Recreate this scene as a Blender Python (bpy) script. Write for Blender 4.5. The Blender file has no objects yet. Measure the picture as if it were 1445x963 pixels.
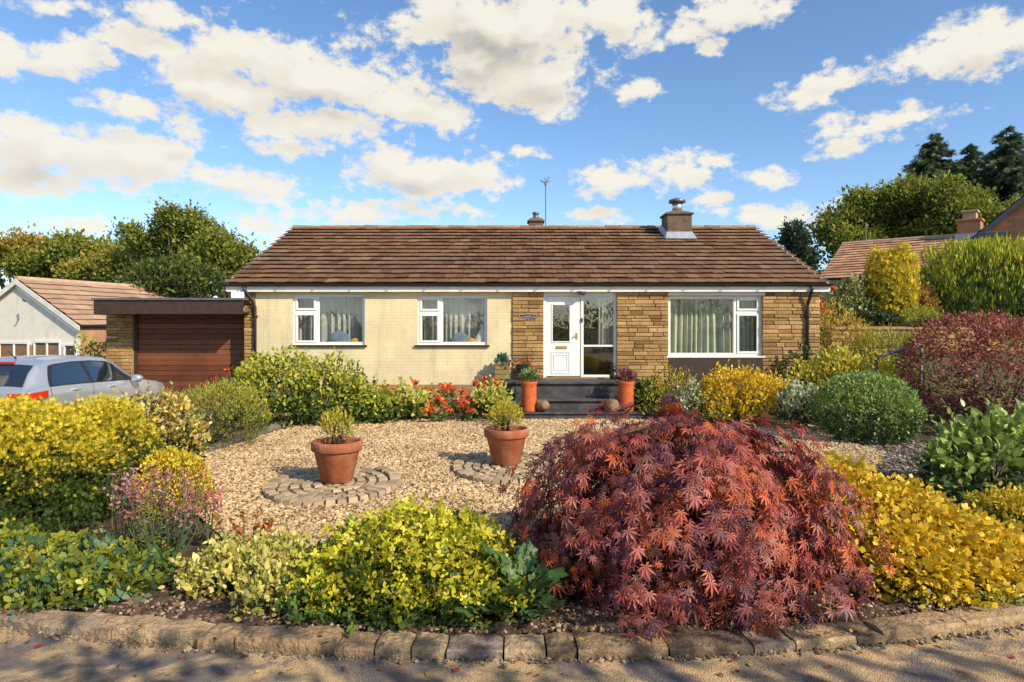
import bpy, math, random
import numpy as np
from mathutils import Vector, Matrix

S = bpy.context.scene
COL = S.collection
R = math.radians
HC = 2.08                    # camera height above the garden
F = 960.0

# ------------------------------------------------------------------ camera
cam_d = bpy.data.cameras.new('camera')
cam = bpy.data.objects.new('camera', cam_d)
COL.objects.link(cam)
cam.location = (0, 0, HC)
cam.rotation_euler = (R(90), 0, 0)
cam_d.sensor_width = 36
cam_d.lens = 36 * F / 1445
cam_d.shift_y = -21.5 / 1445
cam_d.clip_end = 3000
S.camera = cam

# ------------------------------------------------------------------ sun, sky, exposure
SUN_AZ, SUN_EL = 48.0, 34.0          # degrees to the right of straight-behind the camera, elevation
sdir = Vector((math.sin(R(SUN_AZ)) * math.cos(R(SUN_EL)), -math.cos(R(SUN_AZ)) * math.cos(R(SUN_EL)), math.sin(R(SUN_EL))))
sl = bpy.data.lights.new('sun', 'SUN')
sl.energy = 4.3
sl.angle = R(0.5)
sl.color = (1.0, 0.88, 0.69)
so = bpy.data.objects.new('sun', sl)
so.rotation_euler = sdir.to_track_quat('Z', 'Y').to_euler()
COL.objects.link(so)
S.view_settings.view_transform = 'Standard'
S.view_settings.look = 'None'
S.view_settings.exposure = 0.42
S.view_settings.gamma = 1
S.view_settings.use_curve_mapping = False
S.cycles.max_bounces = 8
S.cycles.transparent_max_bounces = 12
S.cycles.use_denoising = True

W = bpy.data.worlds.new('World')
S.world = W
W.use_nodes = True
SKY_STRENGTH = 0.15
CLOUD_GAIN = 4.75


class NT:
    """small node-tree helper"""
    def __init__(self, t): self.t = t
    def n(self, typ, **kw):
        nd = self.t.nodes.new(typ)
        for k, v in kw.items(): setattr(nd, k, v)
        return nd
    def put(self, sock, v):
        if isinstance(v, bpy.types.NodeSocket): self.t.links.new(v, sock)
        elif v is not None:
            if isinstance(v, (tuple, list)) and len(v) == 3 and sock.type == 'RGBA': v = (*v, 1)
            sock.default_value = v
    def m(self, op, a, b=None, c=None, clamp=False):
        nd = self.n('ShaderNodeMath', operation=op, use_clamp=clamp)
        self.put(nd.inputs[0], a); self.put(nd.inputs[1], b); self.put(nd.inputs[2], c)
        return nd.outputs[0]
    def v(self, op, a, b=None):
        nd = self.n('ShaderNodeVectorMath', operation=op)
        self.put(nd.inputs[0], a); self.put(nd.inputs[1], b)
        return nd.outputs['Value'] if op in ('LENGTH', 'DOT_PRODUCT') else nd.outputs[0]
    def mapr(self, x, a, b, c=0, d=1, smooth=False):
        nd = self.n('ShaderNodeMapRange')
        if smooth: nd.interpolation_type = 'SMOOTHSTEP'
        self.put(nd.inputs[0], x)
        for i, q in enumerate((a, b, c, d)): self.put(nd.inputs[1 + i], q)
        return nd.outputs[0]
    def mix(self, f, a, b, mode='MIX'):
        nd = self.n('ShaderNodeMix', data_type='RGBA', blend_type=mode)
        self.put(nd.inputs[0], f); self.put(nd.inputs[6], a); self.put(nd.inputs[7], b)
        return nd.outputs[2]
    def noise(self, vec, scale, detail=4, rough=0.55, dist=0.0):
        nd = self.n('ShaderNodeTexNoise')
        self.put(nd.inputs['Vector'], vec)
        nd.inputs['Scale'].default_value = scale; nd.inputs['Detail'].default_value = detail
        nd.inputs['Roughness'].default_value = rough; nd.inputs['Distortion'].default_value = dist
        return nd.outputs[0]
    def ramp(self, f, stops):
        nd = self.n('ShaderNodeValToRGB')
        e = nd.color_ramp.elements
        while len(e) < len(stops): e.new(0.5)
        for el, (p, c) in zip(e, stops): el.position = p; el.color = (*c, 1)
        self.put(nd.inputs[0], f)
        return nd.outputs[0]


# clouds, as seen on the sky from this street: (bearing, height, half-width, half-height) in photo units round the horizon
CLOUDS = [(20, 75, 50, 24), (110, 8, 80, 22), (275, 22, 50, 24), (120, 88, 85, 38), (240, 75, 95, 36), (370, 80, 100, 48),
          (450, 120, 115, 52), (560, 150, 75, 45), (620, 165, 55, 28), (330, 140, 125, 38), (220, 160, 105, 22), (430, 180, 105, 32),
          (410, 213, 55, 15), (90, 215, 110, 50), (180, 232, 110, 40), (320, 255, 100, 22), (30, 240, 80, 34), (600, 250, 125, 38),
          (540, 238, 70, 34), (665, 252, 66, 26), (700, 40, 180, 75), (850, 25, 90, 55), (745, 115, 105, 48), (690, 85, 105, 54),
          (632, 112, 40, 15), (880, 128, 26, 15), (960, 38, 32, 20), (992, 62, 28, 12), (1045, 8, 75, 30), (1390, 65, 105, 48),
          (1300, 98, 80, 28), (1200, 118, 75, 24), (1450, 50, 70, 46), (1265, 174, 100, 17), (1195, 208, 60, 15), (1085, 249, 65, 15),
          (890, 258, 68, 27), (945, 262, 45, 20), (520, 303, 95, 20), (370, 318, 66, 22), (90, 303, 55, 15), (1000, 285, 28, 11),
          (1060, 305, 65, 18), (1135, 300, 62, 22), (755, 215, 30, 11), (1000, 231, 34, 11), (265, 200, 55, 12), (660, 300, 40, 10), (860, 305, 50, 9)]


def cloud_group():
    g = bpy.data.node_groups.new('cloud_density', 'ShaderNodeTree')
    g.interface.new_socket('Vector', in_out='INPUT', socket_type='NodeSocketVector')
    g.interface.new_socket('Density', in_out='OUTPUT', socket_type='NodeSocketFloat')
    g.interface.new_socket('Smooth', in_out='OUTPUT', socket_type='NodeSocketFloat')
    t = NT(g)
    gi = t.n('NodeGroupInput'); go = t.n('NodeGroupOutput')
    p = gi.outputs[0]
    wn = t.n('ShaderNodeTexNoise'); t.put(wn.inputs['Vector'], p); wn.inputs['Scale'].default_value = 5.0; wn.inputs['Detail'].default_value = 3
    warp = t.v('MULTIPLY', t.v('SUBTRACT', wn.outputs['Color'], (0.5, 0.5, 0.5)), (0.17, 0.07, 0))
    q = t.v('ADD', p, warp)
    acc = None
    for (px, py, rx, ry) in CLOUDS:
        u = (px - 722.5) / F; v = (460 - py) / F
        az = math.atan(u); el = math.atan(v / math.sqrt(1 + u * u))
        ra = rx / F / (1 + u * u); re = ry / F / math.sqrt(1 + u * u) / (1 + v * v)
        d = t.v('LENGTH', t.v('MULTIPLY', t.v('SUBTRACT', q, (az, el, 0)), (1 / ra, 1 / re, 0)))
        b = t.m('MULTIPLY', t.m('SUBTRACT', 1.0, d), min(1.0, .35 + .65 * re / 0.045))
        b = t.m('MAXIMUM', b, -0.75)
        acc = b if acc is None else t.m('MAXIMUM', acc, b)
    # the rest of the sky, away from the view: loose drifting cloud
    sep = t.n('ShaderNodeSeparateXYZ'); t.put(sep.inputs[0], p)
    away = t.mapr(t.m('ABSOLUTE', sep.outputs[0]), 0.85, 1.1)
    loose = t.mapr(t.noise(t.v('MULTIPLY', p, (1, 2.2, 1)), 2.6, 3), 0.38, 0.72, -0.9, 0.6)
    mixn = t.n('ShaderNodeMix', data_type='FLOAT')
    t.put(mixn.inputs[0], away); t.put(mixn.inputs[2], acc); t.put(mixn.inputs[3], loose)
    st = t.v('MULTIPLY', p, (1.0, 1.45, 1))
    f1 = t.m('SUBTRACT', t.noise(st, 13, 9, 0.62), 0.5)
    f2 = t.m('SUBTRACT', t.noise(st, 46, 6, 0.65), 0.5)
    d = t.m('ADD', mixn.outputs[0], t.m('MULTIPLY', f1, 2.9))
    d = t.m('ADD', d, t.m('MULTIPLY', f2, 1.3))
    t.put(go.inputs[0], d)
    t.put(go.inputs[1], t.m('ADD', t.m('ADD', mixn.outputs[0], t.m('MULTIPLY', t.m('SUBTRACT', t.noise(st, 11, 3, .5), .5), 1.6)), t.m('MULTIPLY', f1, 1.1)))
    return g


wt = NT(W.node_tree)
for nd in list(W.node_tree.nodes): W.node_tree.nodes.remove(nd)
sky = wt.n('ShaderNodeTexSky', sky_type='NISHITA')
sky.sun_disc = False
sky.sun_elevation = R(SUN_EL)
sky.sun_rotation = math.atan2(sdir.x, sdir.y)
sky.air_density = 0.85; sky.dust_density = 0.55; sky.ozone_density = 1.9; sky.altitude = 100
tc = wt.n('ShaderNodeTexCoord')
dirn = wt.v('NORMALIZE', tc.outputs['Generated'])
sp = wt.n('ShaderNodeSeparateXYZ'); wt.put(sp.inputs[0], dirn)
az = wt.m('ARCTAN2', sp.outputs[0], sp.outputs[1])
el = wt.m('ARCSINE', sp.outputs[2])
cv = wt.n('ShaderNodeCombineXYZ'); wt.put(cv.inputs[0], az); wt.put(cv.inputs[1], el)
grp = cloud_group()
g1 = wt.n('ShaderNodeGroup'); g1.node_tree = grp; wt.put(g1.inputs[0], cv.outputs[0])
g2 = wt.n('ShaderNodeGroup'); g2.node_tree = grp; wt.put(g2.inputs[0], wt.v('ADD', cv.outputs[0], (0.016, 0.03, 0)))
cover = wt.mapr(g1.outputs[0], -0.12, 0.4, smooth=True)
cover = wt.m('MULTIPLY', cover, wt.mapr(sp.outputs[2], 0.0, 0.03))
lit = wt.mapr(wt.m('SUBTRACT', g1.outputs[1], g2.outputs[1]), -0.55, 0.5, 0, 1)
thick = wt.mapr(g1.outputs[1], 0.0, 0.7)
shade = wt.m('SUBTRACT', 1.0, wt.m('MULTIPLY', thick, wt.m('SUBTRACT', 1.0, lit)), clamp=True)
ccol = wt.ramp(shade, [(0.0, (0.46, 0.45, 0.44)), (0.3, (0.64, 0.6, 0.52)), (0.6, (0.88, 0.81, 0.68)), (1.0, (1.0, 0.95, 0.83))])
cg = wt.v('MULTIPLY', ccol, (CLOUD_GAIN,) * 3)
hs = wt.n('ShaderNodeHueSaturation'); hs.inputs['Saturation'].default_value = 1.12; wt.put(hs.inputs['Color'], sky.outputs[0])
skyc = wt.mix(wt.m('MULTIPLY', cover, 0.96), hs.outputs[0], cg)
bg = wt.n('ShaderNodeBackground')
wt.put(bg.inputs[0], skyc); bg.inputs[1].default_value = SKY_STRENGTH
ow = wt.n('ShaderNodeOutputWorld'); W.node_tree.links.new(bg.outputs[0], ow.inputs[0])
W.cycles.sampling_method = 'MANUAL'; W.cycles.sample_map_resolution = 512

# ------------------------------------------------------------------ helpers
def P(px, py, Y): return Vector(((px - 722.5) / F * Y, Y, HC - (py - 460) / F * Y))
def G(px, py, z=0.0):
    Y = (HC - z) * F / (py - 460)
    return Vector(((px - 722.5) / F * Y, Y, z))
def sstep(a, b, x):
    t = np.clip((np.asarray(x, float) - a) / (b - a), 0, 1)
    return t * t * (3 - 2 * t)


def tag(o, label=None, cat=None, group=None, kind=None):
    if label: o['label'] = label
    if cat: o['category'] = cat
    if group: o['group'] = group
    if kind: o['kind'] = kind
    return o


def empty(name, loc=(0, 0, 0), rz=0, **kw):
    o = bpy.data.objects.new(name, None)
    o.empty_display_size = 0.2
    o.location = loc; o.rotation_euler = (0, 0, rz)
    COL.objects.link(o)
    return tag(o, **kw)


def link(name, me, mat, parent=None, smooth=False, bevel=0):
    mats = mat if isinstance(mat, (list, tuple)) else [mat]
    for m_ in mats: me.materials.append(m_)
    o = bpy.data.objects.new(name, me)
    COL.objects.link(o)
    if parent: o.parent = parent
    if smooth: me.polygons.foreach_set('use_smooth', [True] * len(me.polygons))
    if bevel:
        b = o.modifiers.new('bevel', 'BEVEL'); b.width = bevel; b.segments = 2; b.limit_method = 'ANGLE'
    return o


class MB:
    def __init__(self): self.v = []; self.f = []; self.mi = []
    def add(self, vs, fs, mi=0):
        k = len(self.v); self.v += [tuple(p) for p in vs]
        self.f += [tuple(k + i for i in f) for f in fs]; self.mi += [mi] * len(fs)
        return self
    def box(self, x0, x1, y0, y1, z0, z1, mi=0):
        return self.add([(x0, y0, z0), (x1, y0, z0), (x1, y1, z0), (x0, y1, z0), (x0, y0, z1), (x1, y0, z1), (x1, y1, z1), (x0, y1, z1)],
                        [(0, 3, 2, 1), (4, 5, 6, 7), (0, 1, 5, 4), (1, 2, 6, 5), (2, 3, 7, 6), (3, 0, 4, 7)], mi)
    def quad(self, a, b, c, d, mi=0): return self.add([a, b, c, d], [(0, 1, 2, 3)], mi)
    def tube(self, pts, rad, seg=8, mi=0, caps=True):
        pts = [Vector(p) for p in pts]
        rad = rad if isinstance(rad, (list, tuple)) else [rad] * len(pts)
        vs = []; n = len(pts)
        for i, p in enumerate(pts):
            d = (pts[min(i + 1, n - 1)] - pts[max(i - 1, 0)]).normalized()
            a = d.cross(Vector((0.13, 0.21, 1)) if abs(d.z) < 0.95 else Vector((1, 0.1, 0))).normalized()
            b = d.cross(a)
            for k in range(seg):
                th = 2 * math.pi * k / seg
                vs.append(p + (a * math.cos(th) + b * math.sin(th)) * rad[i])
        fs = []
        for i in range(n - 1):
            for k in range(seg):
                k2 = (k + 1) % seg
                fs.append((i * seg + k, (i + 1) * seg + k, (i + 1) * seg + k2, i * seg + k2))
        if caps:
            fs.append(tuple(range(seg))); fs.append(tuple((n - 1) * seg + k for k in reversed(range(seg))))
        return self.add(vs, fs, mi)
    def lathe(self, prof, seg=32, c=(0, 0, 0), mi=0, jit=0, rng=None, sx=1, sy=1):
        vs = []
        for r, z in prof:
            for k in range(seg):
                th = 2 * math.pi * k / seg
                j = 1 + (rng.uniform(-jit, jit) if rng else 0)
                vs.append((c[0] + r * j * sx * math.cos(th), c[1] + r * j * sy * math.sin(th), c[2] + z))
        fs = []
        for i in range(len(prof) - 1):
            for k in range(seg):
                k2 = (k + 1) % seg
                fs.append((i * seg + k, i * seg + k2, (i + 1) * seg + k2, (i + 1) * seg + k))
        fs.append(tuple(reversed(range(seg)))); fs.append(tuple((len(prof) - 1) * seg + k for k in range(seg)))
        return self.add(vs, fs, mi)
    def build(self, name, mat, parent=None, smooth=False, bevel=0):
        me = bpy.data.meshes.new(name)
        me.from_pydata(self.v, [], self.f)
        if any(self.mi): me.polygons.foreach_set('material_index', self.mi)
        me.update()
        return link(name, me, mat, parent, smooth, bevel)


# ------------------------------------------------------------------ materials
def newmat(name):
    m_ = bpy.data.materials.new(name); m_.use_nodes = True
    t = NT(m_.node_tree)
    b = m_.node_tree.nodes['Principled BSDF']
    return m_, t, b


def pmat(name, cols, scale=6.0, rough=0.7, bump=0.3, bscale=None, metallic=0, detail=6, spec=0.4, dist=0.02, coat=0):
    """noise-driven colour between two or more tones with fine bump"""
    m_, t, b = newmat(name)
    oc = t.n('ShaderNodeTexCoord').outputs['Object']
    nf = t.noise(oc, scale, detail, 0.6)
    k = len(cols)
    stops = [(0.3 + 0.4 * i / max(k - 1, 1), c) for i, c in enumerate(cols)]
    t.put(b.inputs['Base Color'], t.ramp(nf, stops) if k > 1 else (*cols[0], 1))
    rn = t.noise(oc, scale * 2.3, 3)
    t.put(b.inputs['Roughness'], t.mapr(rn, 0.3, 0.7, max(rough - 0.1, 0.02), min(rough + 0.1, 1)))
    b.inputs['Metallic'].default_value = metallic
    b.inputs['Specular IOR Level'].default_value = spec
    b.inputs['Coat Weight'].default_value = coat
    if bump:
        bn = t.n('ShaderNodeBump'); bn.inputs['Strength'].default_value = bump; bn.inputs['Distance'].default_value = dist
        t.put(bn.inputs['Height'], t.noise(oc, bscale or scale * 5, 5, 0.6))
        t.put(b.inputs['Normal'], bn.outputs[0])
    return m_


def island_mat(name, stops, rough=0.8, bump=0.4, bscale=25, var=0.35, spec=0.3, dist=0.01, blot=2.0, lichen=None):
    """colour by separate piece (tile, block, pebble) plus blotches: weathering, and painted soft shadow on the gravel"""
    m_, t, b = newmat(name)
    ge = t.n('ShaderNodeNewGeometry')
    oc = t.n('ShaderNodeTexCoord').outputs['Object']
    base = t.ramp(ge.outputs['Random Per Island'], stops)
    bl = t.noise(oc, blot, 5, 0.65)
    fine = t.noise(oc, bscale, 4, 0.6)
    g_ = t.mapr(t.m('ADD', t.m('MULTIPLY', bl, 0.6), t.m('MULTIPLY', fine, 0.4)), 0.3, 0.7, 1 - var, 1 + var)
    sc = t.n('ShaderNodeVectorMath', operation='SCALE'); t.put(sc.inputs[0], base); t.put(sc.inputs['Scale'], g_)
    colr = sc.outputs[0]
    if lichen: colr = t.mix(t.m('MULTIPLY', t.mapr(t.noise(oc, 3.3, 8, .72), .56, .66), .7), colr, lichen)
    t.put(b.inputs['Base Color'], colr)
    b.inputs['Roughness'].default_value = rough; b.inputs['Specular IOR Level'].default_value = spec
    bn = t.n('ShaderNodeBump'); bn.inputs['Strength'].default_value = bump; bn.inputs['Distance'].default_value = dist
    t.put(bn.inputs['Height'], fine); t.put(b.inputs['Normal'], bn.outputs[0])
    return m_


def brick_mat(name, c1, c2, mortar, bw=0.225, rh=0.075, ms=0.01, rough=0.85, bump=0.5, contrast=0.25):
    m_, t, b = newmat(name)
    oc = t.n('ShaderNodeTexCoord').outputs['Object']
    s = t.n('ShaderNodeSeparateXYZ'); t.put(s.inputs[0], oc)
    cx = t.n('ShaderNodeCombineXYZ'); t.put(cx.inputs[0], t.m('ADD', s.outputs[0], s.outputs[1])); t.put(cx.inputs[1], s.outputs[2])
    br = t.n('ShaderNodeTexBrick'); t.put(br.inputs['Vector'], cx.outputs[0])
    br.inputs['Scale'].default_value = 1; br.inputs['Brick Width'].default_value = bw; br.inputs['Row Height'].default_value = rh
    br.inputs['Mortar Size'].default_value = ms; br.inputs['Mortar Smooth'].default_value = 0.3
    for k, c in (('Color1', c1), ('Color2', c2), ('Mortar', mortar)): br.inputs[k].default_value = (*c, 1)
    bl = t.mapr(t.noise(oc, 1.3, 6, 0.65), 0.3, 0.7, 1 - contrast, 1 + contrast)
    bl = t.m('MULTIPLY', bl, t.mapr(t.noise(t.v('MULTIPLY', oc, (1, 1, .12)), 5, 6, .7), .5, .75, 1.0, .78))
    sc = t.n('ShaderNodeVectorMath', operation='SCALE'); t.put(sc.inputs[0], br.outputs[0]); t.put(sc.inputs['Scale'], bl)
    t.put(b.inputs['Base Color'], sc.outputs[0]); b.inputs['Roughness'].default_value = rough
    b.inputs['Specular IOR Level'].default_value = 0.25
    bn = t.n('ShaderNodeBump'); bn.inputs['Strength'].default_value = bump; bn.inputs['Distance'].default_value = 0.006
    h = t.m('ADD', t.m('MULTIPLY', t.m('SUBTRACT', 1.0, br.outputs['Fac']), 0.8), t.m('MULTIPLY', t.noise(oc, 40, 4), 0.5))
    t.put(bn.inputs['Height'], h); t.put(b.inputs['Normal'], bn.outputs[0])
    return m_


def leaf_mat(name, rough=0.45, trans=0.3, spec=0.35):
    m_, t, b = newmat(name)
    at = t.n('ShaderNodeAttribute', attribute_name='leaf_colour')
    t.put(b.inputs['Base Color'], at.outputs['Color'])
    b.inputs['Roughness'].default_value = rough
    b.inputs['Specular IOR Level'].default_value = spec
    tr = t.n('ShaderNodeBsdfTranslucent'); t.put(tr.inputs[0], at.outputs['Color'])
    mx = t.n('ShaderNodeMixShader'); mx.inputs[0].default_value = trans
    m_.node_tree.links.new(b.outputs[0], mx.inputs[1]); m_.node_tree.links.new(tr.outputs[0], mx.inputs[2])
    m_.node_tree.links.new(mx.outputs[0], m_.node_tree.nodes['Material Output'].inputs[0])
    return m_


def glass_mat(name, refl=0.3, tint=(0.92, 0.95, 0.95), rough=0.0):
    m_ = bpy.data.materials.new(name); m_.use_nodes = True
    t = NT(m_.node_tree); nt = m_.node_tree
    nt.nodes.remove(nt.nodes['Principled BSDF'])
    tr = t.n('ShaderNodeBsdfTransparent'); t.put(tr.inputs[0], tint)
    gl = t.n('ShaderNodeBsdfGlossy'); gl.inputs['Roughness'].default_value = rough; t.put(gl.inputs[0], (0.95, 0.97, 1))
    oc = t.n('ShaderNodeTexCoord').outputs['Object']
    bn = t.n('ShaderNodeBump'); bn.inputs['Strength'].default_value = 0.05; bn.inputs['Distance'].default_value = 0.02
    t.put(bn.inputs['Height'], t.noise(oc, 2.2, 1)); t.put(gl.inputs['Normal'], bn.outputs[0])
    ge = t.n('ShaderNodeNewGeometry'); cs_ = t.m('ABSOLUTE', t.v('DOT_PRODUCT', ge.outputs['Normal'], ge.outputs['Incoming']))
    fr = t.m('POWER', t.m('SUBTRACT', 1.0, cs_, clamp=True), 5.0)
    mx = t.n('ShaderNodeMixShader')
    t.put(mx.inputs[0], t.m('ADD', t.m('MULTIPLY', fr, 0.9), refl, clamp=True))
    nt.links.new(tr.outputs[0], mx.inputs[1]); nt.links.new(gl.outputs[0], mx.inputs[2])
    nt.links.new(mx.outputs[0], nt.nodes['Material Output'].inputs[0])
    return m_


M = {}
M['white'] = pmat('white_paint', [(0.66, 0.64, 0.58), (0.8, 0.78, 0.73)], 3, 0.4, 0.06, 40)
M['upvc'] = pmat('white_plastic_frame', [(0.74, 0.74, 0.71), (0.82, 0.82, 0.79)], 2, 0.3, 0)
M['cream'] = brick_mat('cream_painted_brick', (0.68, 0.575, 0.35), (0.7, 0.595, 0.365), (0.63, 0.525, 0.31), bump=0.3, contrast=0.13, rough=0.7, ms=.007)
M['mortar'] = pmat('mortar', [(0.25, 0.18, 0.09), (0.34, 0.25, 0.13)], 30, 0.95, 0.4)
M['stone'] = island_mat('golden_stone', [(0.0, (0.2, 0.11, 0.042)), (0.25, (0.34, 0.2, 0.075)), (0.5, (0.43, 0.27, 0.105)), (0.75, (0.3, 0.17, 0.065)), (1, (0.5, 0.33, 0.15))], 0.9, 1.0, 24, 0.42, dist=.02)
M['tile'] = island_mat('brown_roof_tile', [(0, (0.12, 0.062, 0.032)), (0.3, (0.18, 0.094, 0.048)), (0.7, (0.225, 0.12, 0.06)), (0.9, (0.19, 0.105, 0.056)), (1, (0.29, 0.165, 0.09))], 0.85, 0.8, 22, 0.45, dist=.02, blot=3, lichen=(.17, .15, .07))
M['tile_pale'] = island_mat('pale_roof_tile', [(0, (0.34, 0.21, 0.13)), (0.5, (0.42, 0.27, 0.175)), (1, (0.5, 0.33, 0.22))], 0.85, 0.5, 30, 0.2)
M['tile_orange'] = island_mat('orange_roof_tile', [(0, (0.38, 0.185, 0.095)), (0.5, (0.5, 0.26, 0.14)), (1, (0.6, 0.35, 0.2))], 0.85, 0.5, 30, 0.25)
M['ridge'] = island_mat('ridge_tile', [(0, (0.2, 0.12, 0.08)), (1, (0.36, 0.22, 0.14))], 0.9, 0.5, 30, 0.3)
M['black'] = pmat('black_gutter_plastic', [(0.016, 0.018, 0.018), (0.028, 0.028, 0.028)], 5, 0.35, 0)
M['dark_wood'] = pmat('dark_wood', [(0.035, 0.02, 0.014), (0.06, 0.034, 0.022)], 8, 0.6, 0.3)
M['brick_dark'] = brick_mat('dark_chimney_brick', (0.11, 0.075, 0.05), (0.17, 0.11, 0.07), (0.14, 0.12, 0.1))  # dark brown chimney brick
M['lead'] = pmat('lead_flashing', [(0.3, 0.33, 0.38), (0.48, 0.51, 0.56)], 8, 0.45, 0.2, metallic=0.3)
M['steel'] = pmat('steel_flue', [(0.55, 0.6, 0.66), (0.68, 0.72, 0.76)], 4, 0.3, 0, metallic=0.8)
M['grey_metal'] = pmat('grey_metal', [(0.12, 0.12, 0.13), (0.2, 0.2, 0.2)], 6, 0.5, 0.1, metallic=0.5)
M['glass'] = glass_mat('window_glass', 0.15)
M['glass_dark'] = glass_mat('door_glass', 0.16, (0.86, 0.88, 0.78))
M['curtain'] = pmat('net_curtain', [(0.5, 0.5, 0.44), (0.64, 0.63, 0.55)], 5, 0.9, 0)
M['room'] = pmat('room_plaster', [(.5, .42, .28), (.58, .5, .34)], 2, .9, 0)
M['brass'] = pmat('brass', [(0.62, 0.42, 0.1), (0.72, 0.5, 0.15)], 6, 0.35, 0, metallic=0.7)
M['slate'] = pmat('dark_slate_step', [(0.03, 0.03, 0.033), (0.055, 0.052, 0.054), (0.1, 0.095, 0.095)], 3.5, 0.75, 0.4, 20)
M['red_brick'] = brick_mat('orange_brick', (0.4, 0.16, 0.07), (0.5, 0.22, 0.1), (0.36, 0.26, 0.18))
M['white_brick'] = brick_mat('white_painted_brick', (0.8, 0.75, 0.63), (0.82, 0.77, 0.66), (0.74, 0.69, 0.58), bump=0.3, contrast=0.08)
M['terracotta'] = pmat('terracotta', [(0.26, 0.075, 0.032), (0.36, 0.115, 0.05), (0.44, 0.19, 0.1)], 5, 0.8, 0.25, 30)
M['terracotta_bright'] = pmat('orange_terracotta', [(0.44, 0.085, 0.02), (0.56, 0.125, 0.035)], 7, 0.75, 0.25, 30)
M['soil'] = pmat('soil', [(0.045, 0.028, 0.018), (0.085, 0.052, 0.032), (0.15, 0.095, 0.055)], 7, 0.95, 0.9, 30, dist=0.04)
M['bark'] = pmat('bark', [(0.05, 0.035, 0.02), (0.12, 0.09, 0.05)], 9, 0.9, 0.6)
M['stem'] = pmat('green_stem', [(0.07, 0.09, 0.03), (0.12, 0.14, 0.05)], 9, 0.7, 0.1)
M['leaf'] = leaf_mat('leaf')
M['tree_leaf'] = leaf_mat('tree_leaf', .5, .4, .25)
M['leaf_gloss'] = leaf_mat('glossy_leaf', 0.32, 0.25, 0.5)
M['petal'] = leaf_mat('petal', 0.6, 0.3, 0.2)
M['boulder'] = pmat('brown_boulder', [(0.16, 0.09, 0.05), (0.28, 0.17, 0.1)], 6, 0.85, 0.5, 18)

# ------------------------------------------------------------------ foliage
def template(kind):
    if kind == 'kite':
        v = [(0, 0, 0), (-.3, .45, .07), (0, 1, -.04), (.3, .45, .07)]; f = [(0, 3, 2), (0, 2, 1)]
    elif kind == 'lance':
        v = [(0, 0, 0), (-.11, .45, .03), (0, 1, -.03), (.11, .45, .03)]; f = [(0, 3, 2), (0, 2, 1)]
    elif kind == 'oval':
        v = [(0, 0, 0), (-.27, .3, .07), (-.23, .68, .04), (0, 1, -.1), (.23, .68, .04), (.27, .3, .07), (0, .32, 0), (0, .68, -.02)]
        f = [(0, 6, 1), (6, 7, 2, 1), (7, 3, 2), (0, 5, 6), (6, 5, 4, 7), (7, 4, 3)]
    elif kind == 'trefoil':
        v = []; f = []
        for a, l in ((0, 1), (80, .8), (-80, .8)):
            a = R(a); c_, s_ = math.cos(a), math.sin(a); k = len(v)
            for x, y, z in ((0, .05, 0), (-.2, .3, .05), (-.25, .6, .02), (-.09, .9, -.06), (.09, .9, -.06), (.25, .6, .02), (.2, .3, .05)):
                v.append((l * (x * c_ + y * s_), l * (y * c_ - x * s_), z))
            f.append(tuple(range(k + 6, k - 1, -1)))
    elif kind in ('maple', 'lobed', 'spray'):
        if kind == 'maple': L = [(0, 1, .1), (36, .92, .095), (-36, .92, .095), (74, .72, .085), (-74, .72, .085), (118, .42, .07), (-118, .42, .07)]; c = (0, .12)
        elif kind == 'lobed': L = [(0, .78, .3), (62, .62, .27), (-62, .62, .27), (125, .36, .2), (-125, .36, .2)]; c = (0, .3)
        else: L = [(0, 1, .075), (24, .85, .07), (-24, .85, .07), (48, .6, .06), (-48, .6, .06)]; c = (0, .0)
        v = [(c[0], c[1], 0)]; f = []
        for a, l, w in L:
            a = R(a); d = (math.sin(a), math.cos(a)); n_ = (d[1], -d[0]); k = len(v)
            zz = -.3 * l * l
            v += [(c[0] + d[0] * l * .5 - n_[0] * w, c[1] + d[1] * l * .5 - n_[1] * w, zz * .3 + .02), (c[0] + d[0] * l, c[1] + d[1] * l, zz),
                  (c[0] + d[0] * l * .5 + n_[0] * w, c[1] + d[1] * l * .5 + n_[1] * w, zz * .3 + .02)]
            f += [(0, k + 2, k + 1), (0, k + 1, k)]
    return np.array(v, float), f


def norm(a): return a / np.maximum(np.linalg.norm(a, axis=-1, keepdims=True), 1e-9)


def leaf_obj(name, mat, pos, nrm, tip, size, kind, col, parent=None):
    T, faces = template(kind)
    y = norm(tip); z = nrm - (nrm * y).sum(1, keepdims=True) * y; z = norm(z); x = np.cross(y, z)
    Rm = np.stack([x, y, z], 1)                                    # n,3(axis),3
    V = pos[:, None, :] + size[:, None, None] * np.einsum('kc,ncd->nkd', T, Rm)
    n, k = V.shape[:2]
    lens = np.array([len(f) for f in faces]); flat = np.concatenate([np.array(f) for f in faces])
    loops = (np.arange(n)[:, None] * k + flat[None]).ravel()
    tot = np.tile(lens, n); start = np.concatenate([[0], np.cumsum(tot)[:-1]])
    me = bpy.data.meshes.new(name)
    me.vertices.add(n * k); me.vertices.foreach_set('co', V.ravel())
    me.loops.add(len(loops)); me.loops.foreach_set('vertex_index', loops.astype(np.int32))
    me.polygons.add(len(tot)); me.polygons.foreach_set('loop_start', start.astype(np.int32))
    me.update(calc_edges=True)
    a = me.attributes.new('leaf_colour', 'FLOAT_COLOR', 'POINT')
    c4 = np.ones((n, k, 4), np.float32); c4[:, :, :3] = col[:, None, :]
    a.data.foreach_set('color', c4.ravel())
    return link(name, me, mat, parent)


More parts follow.
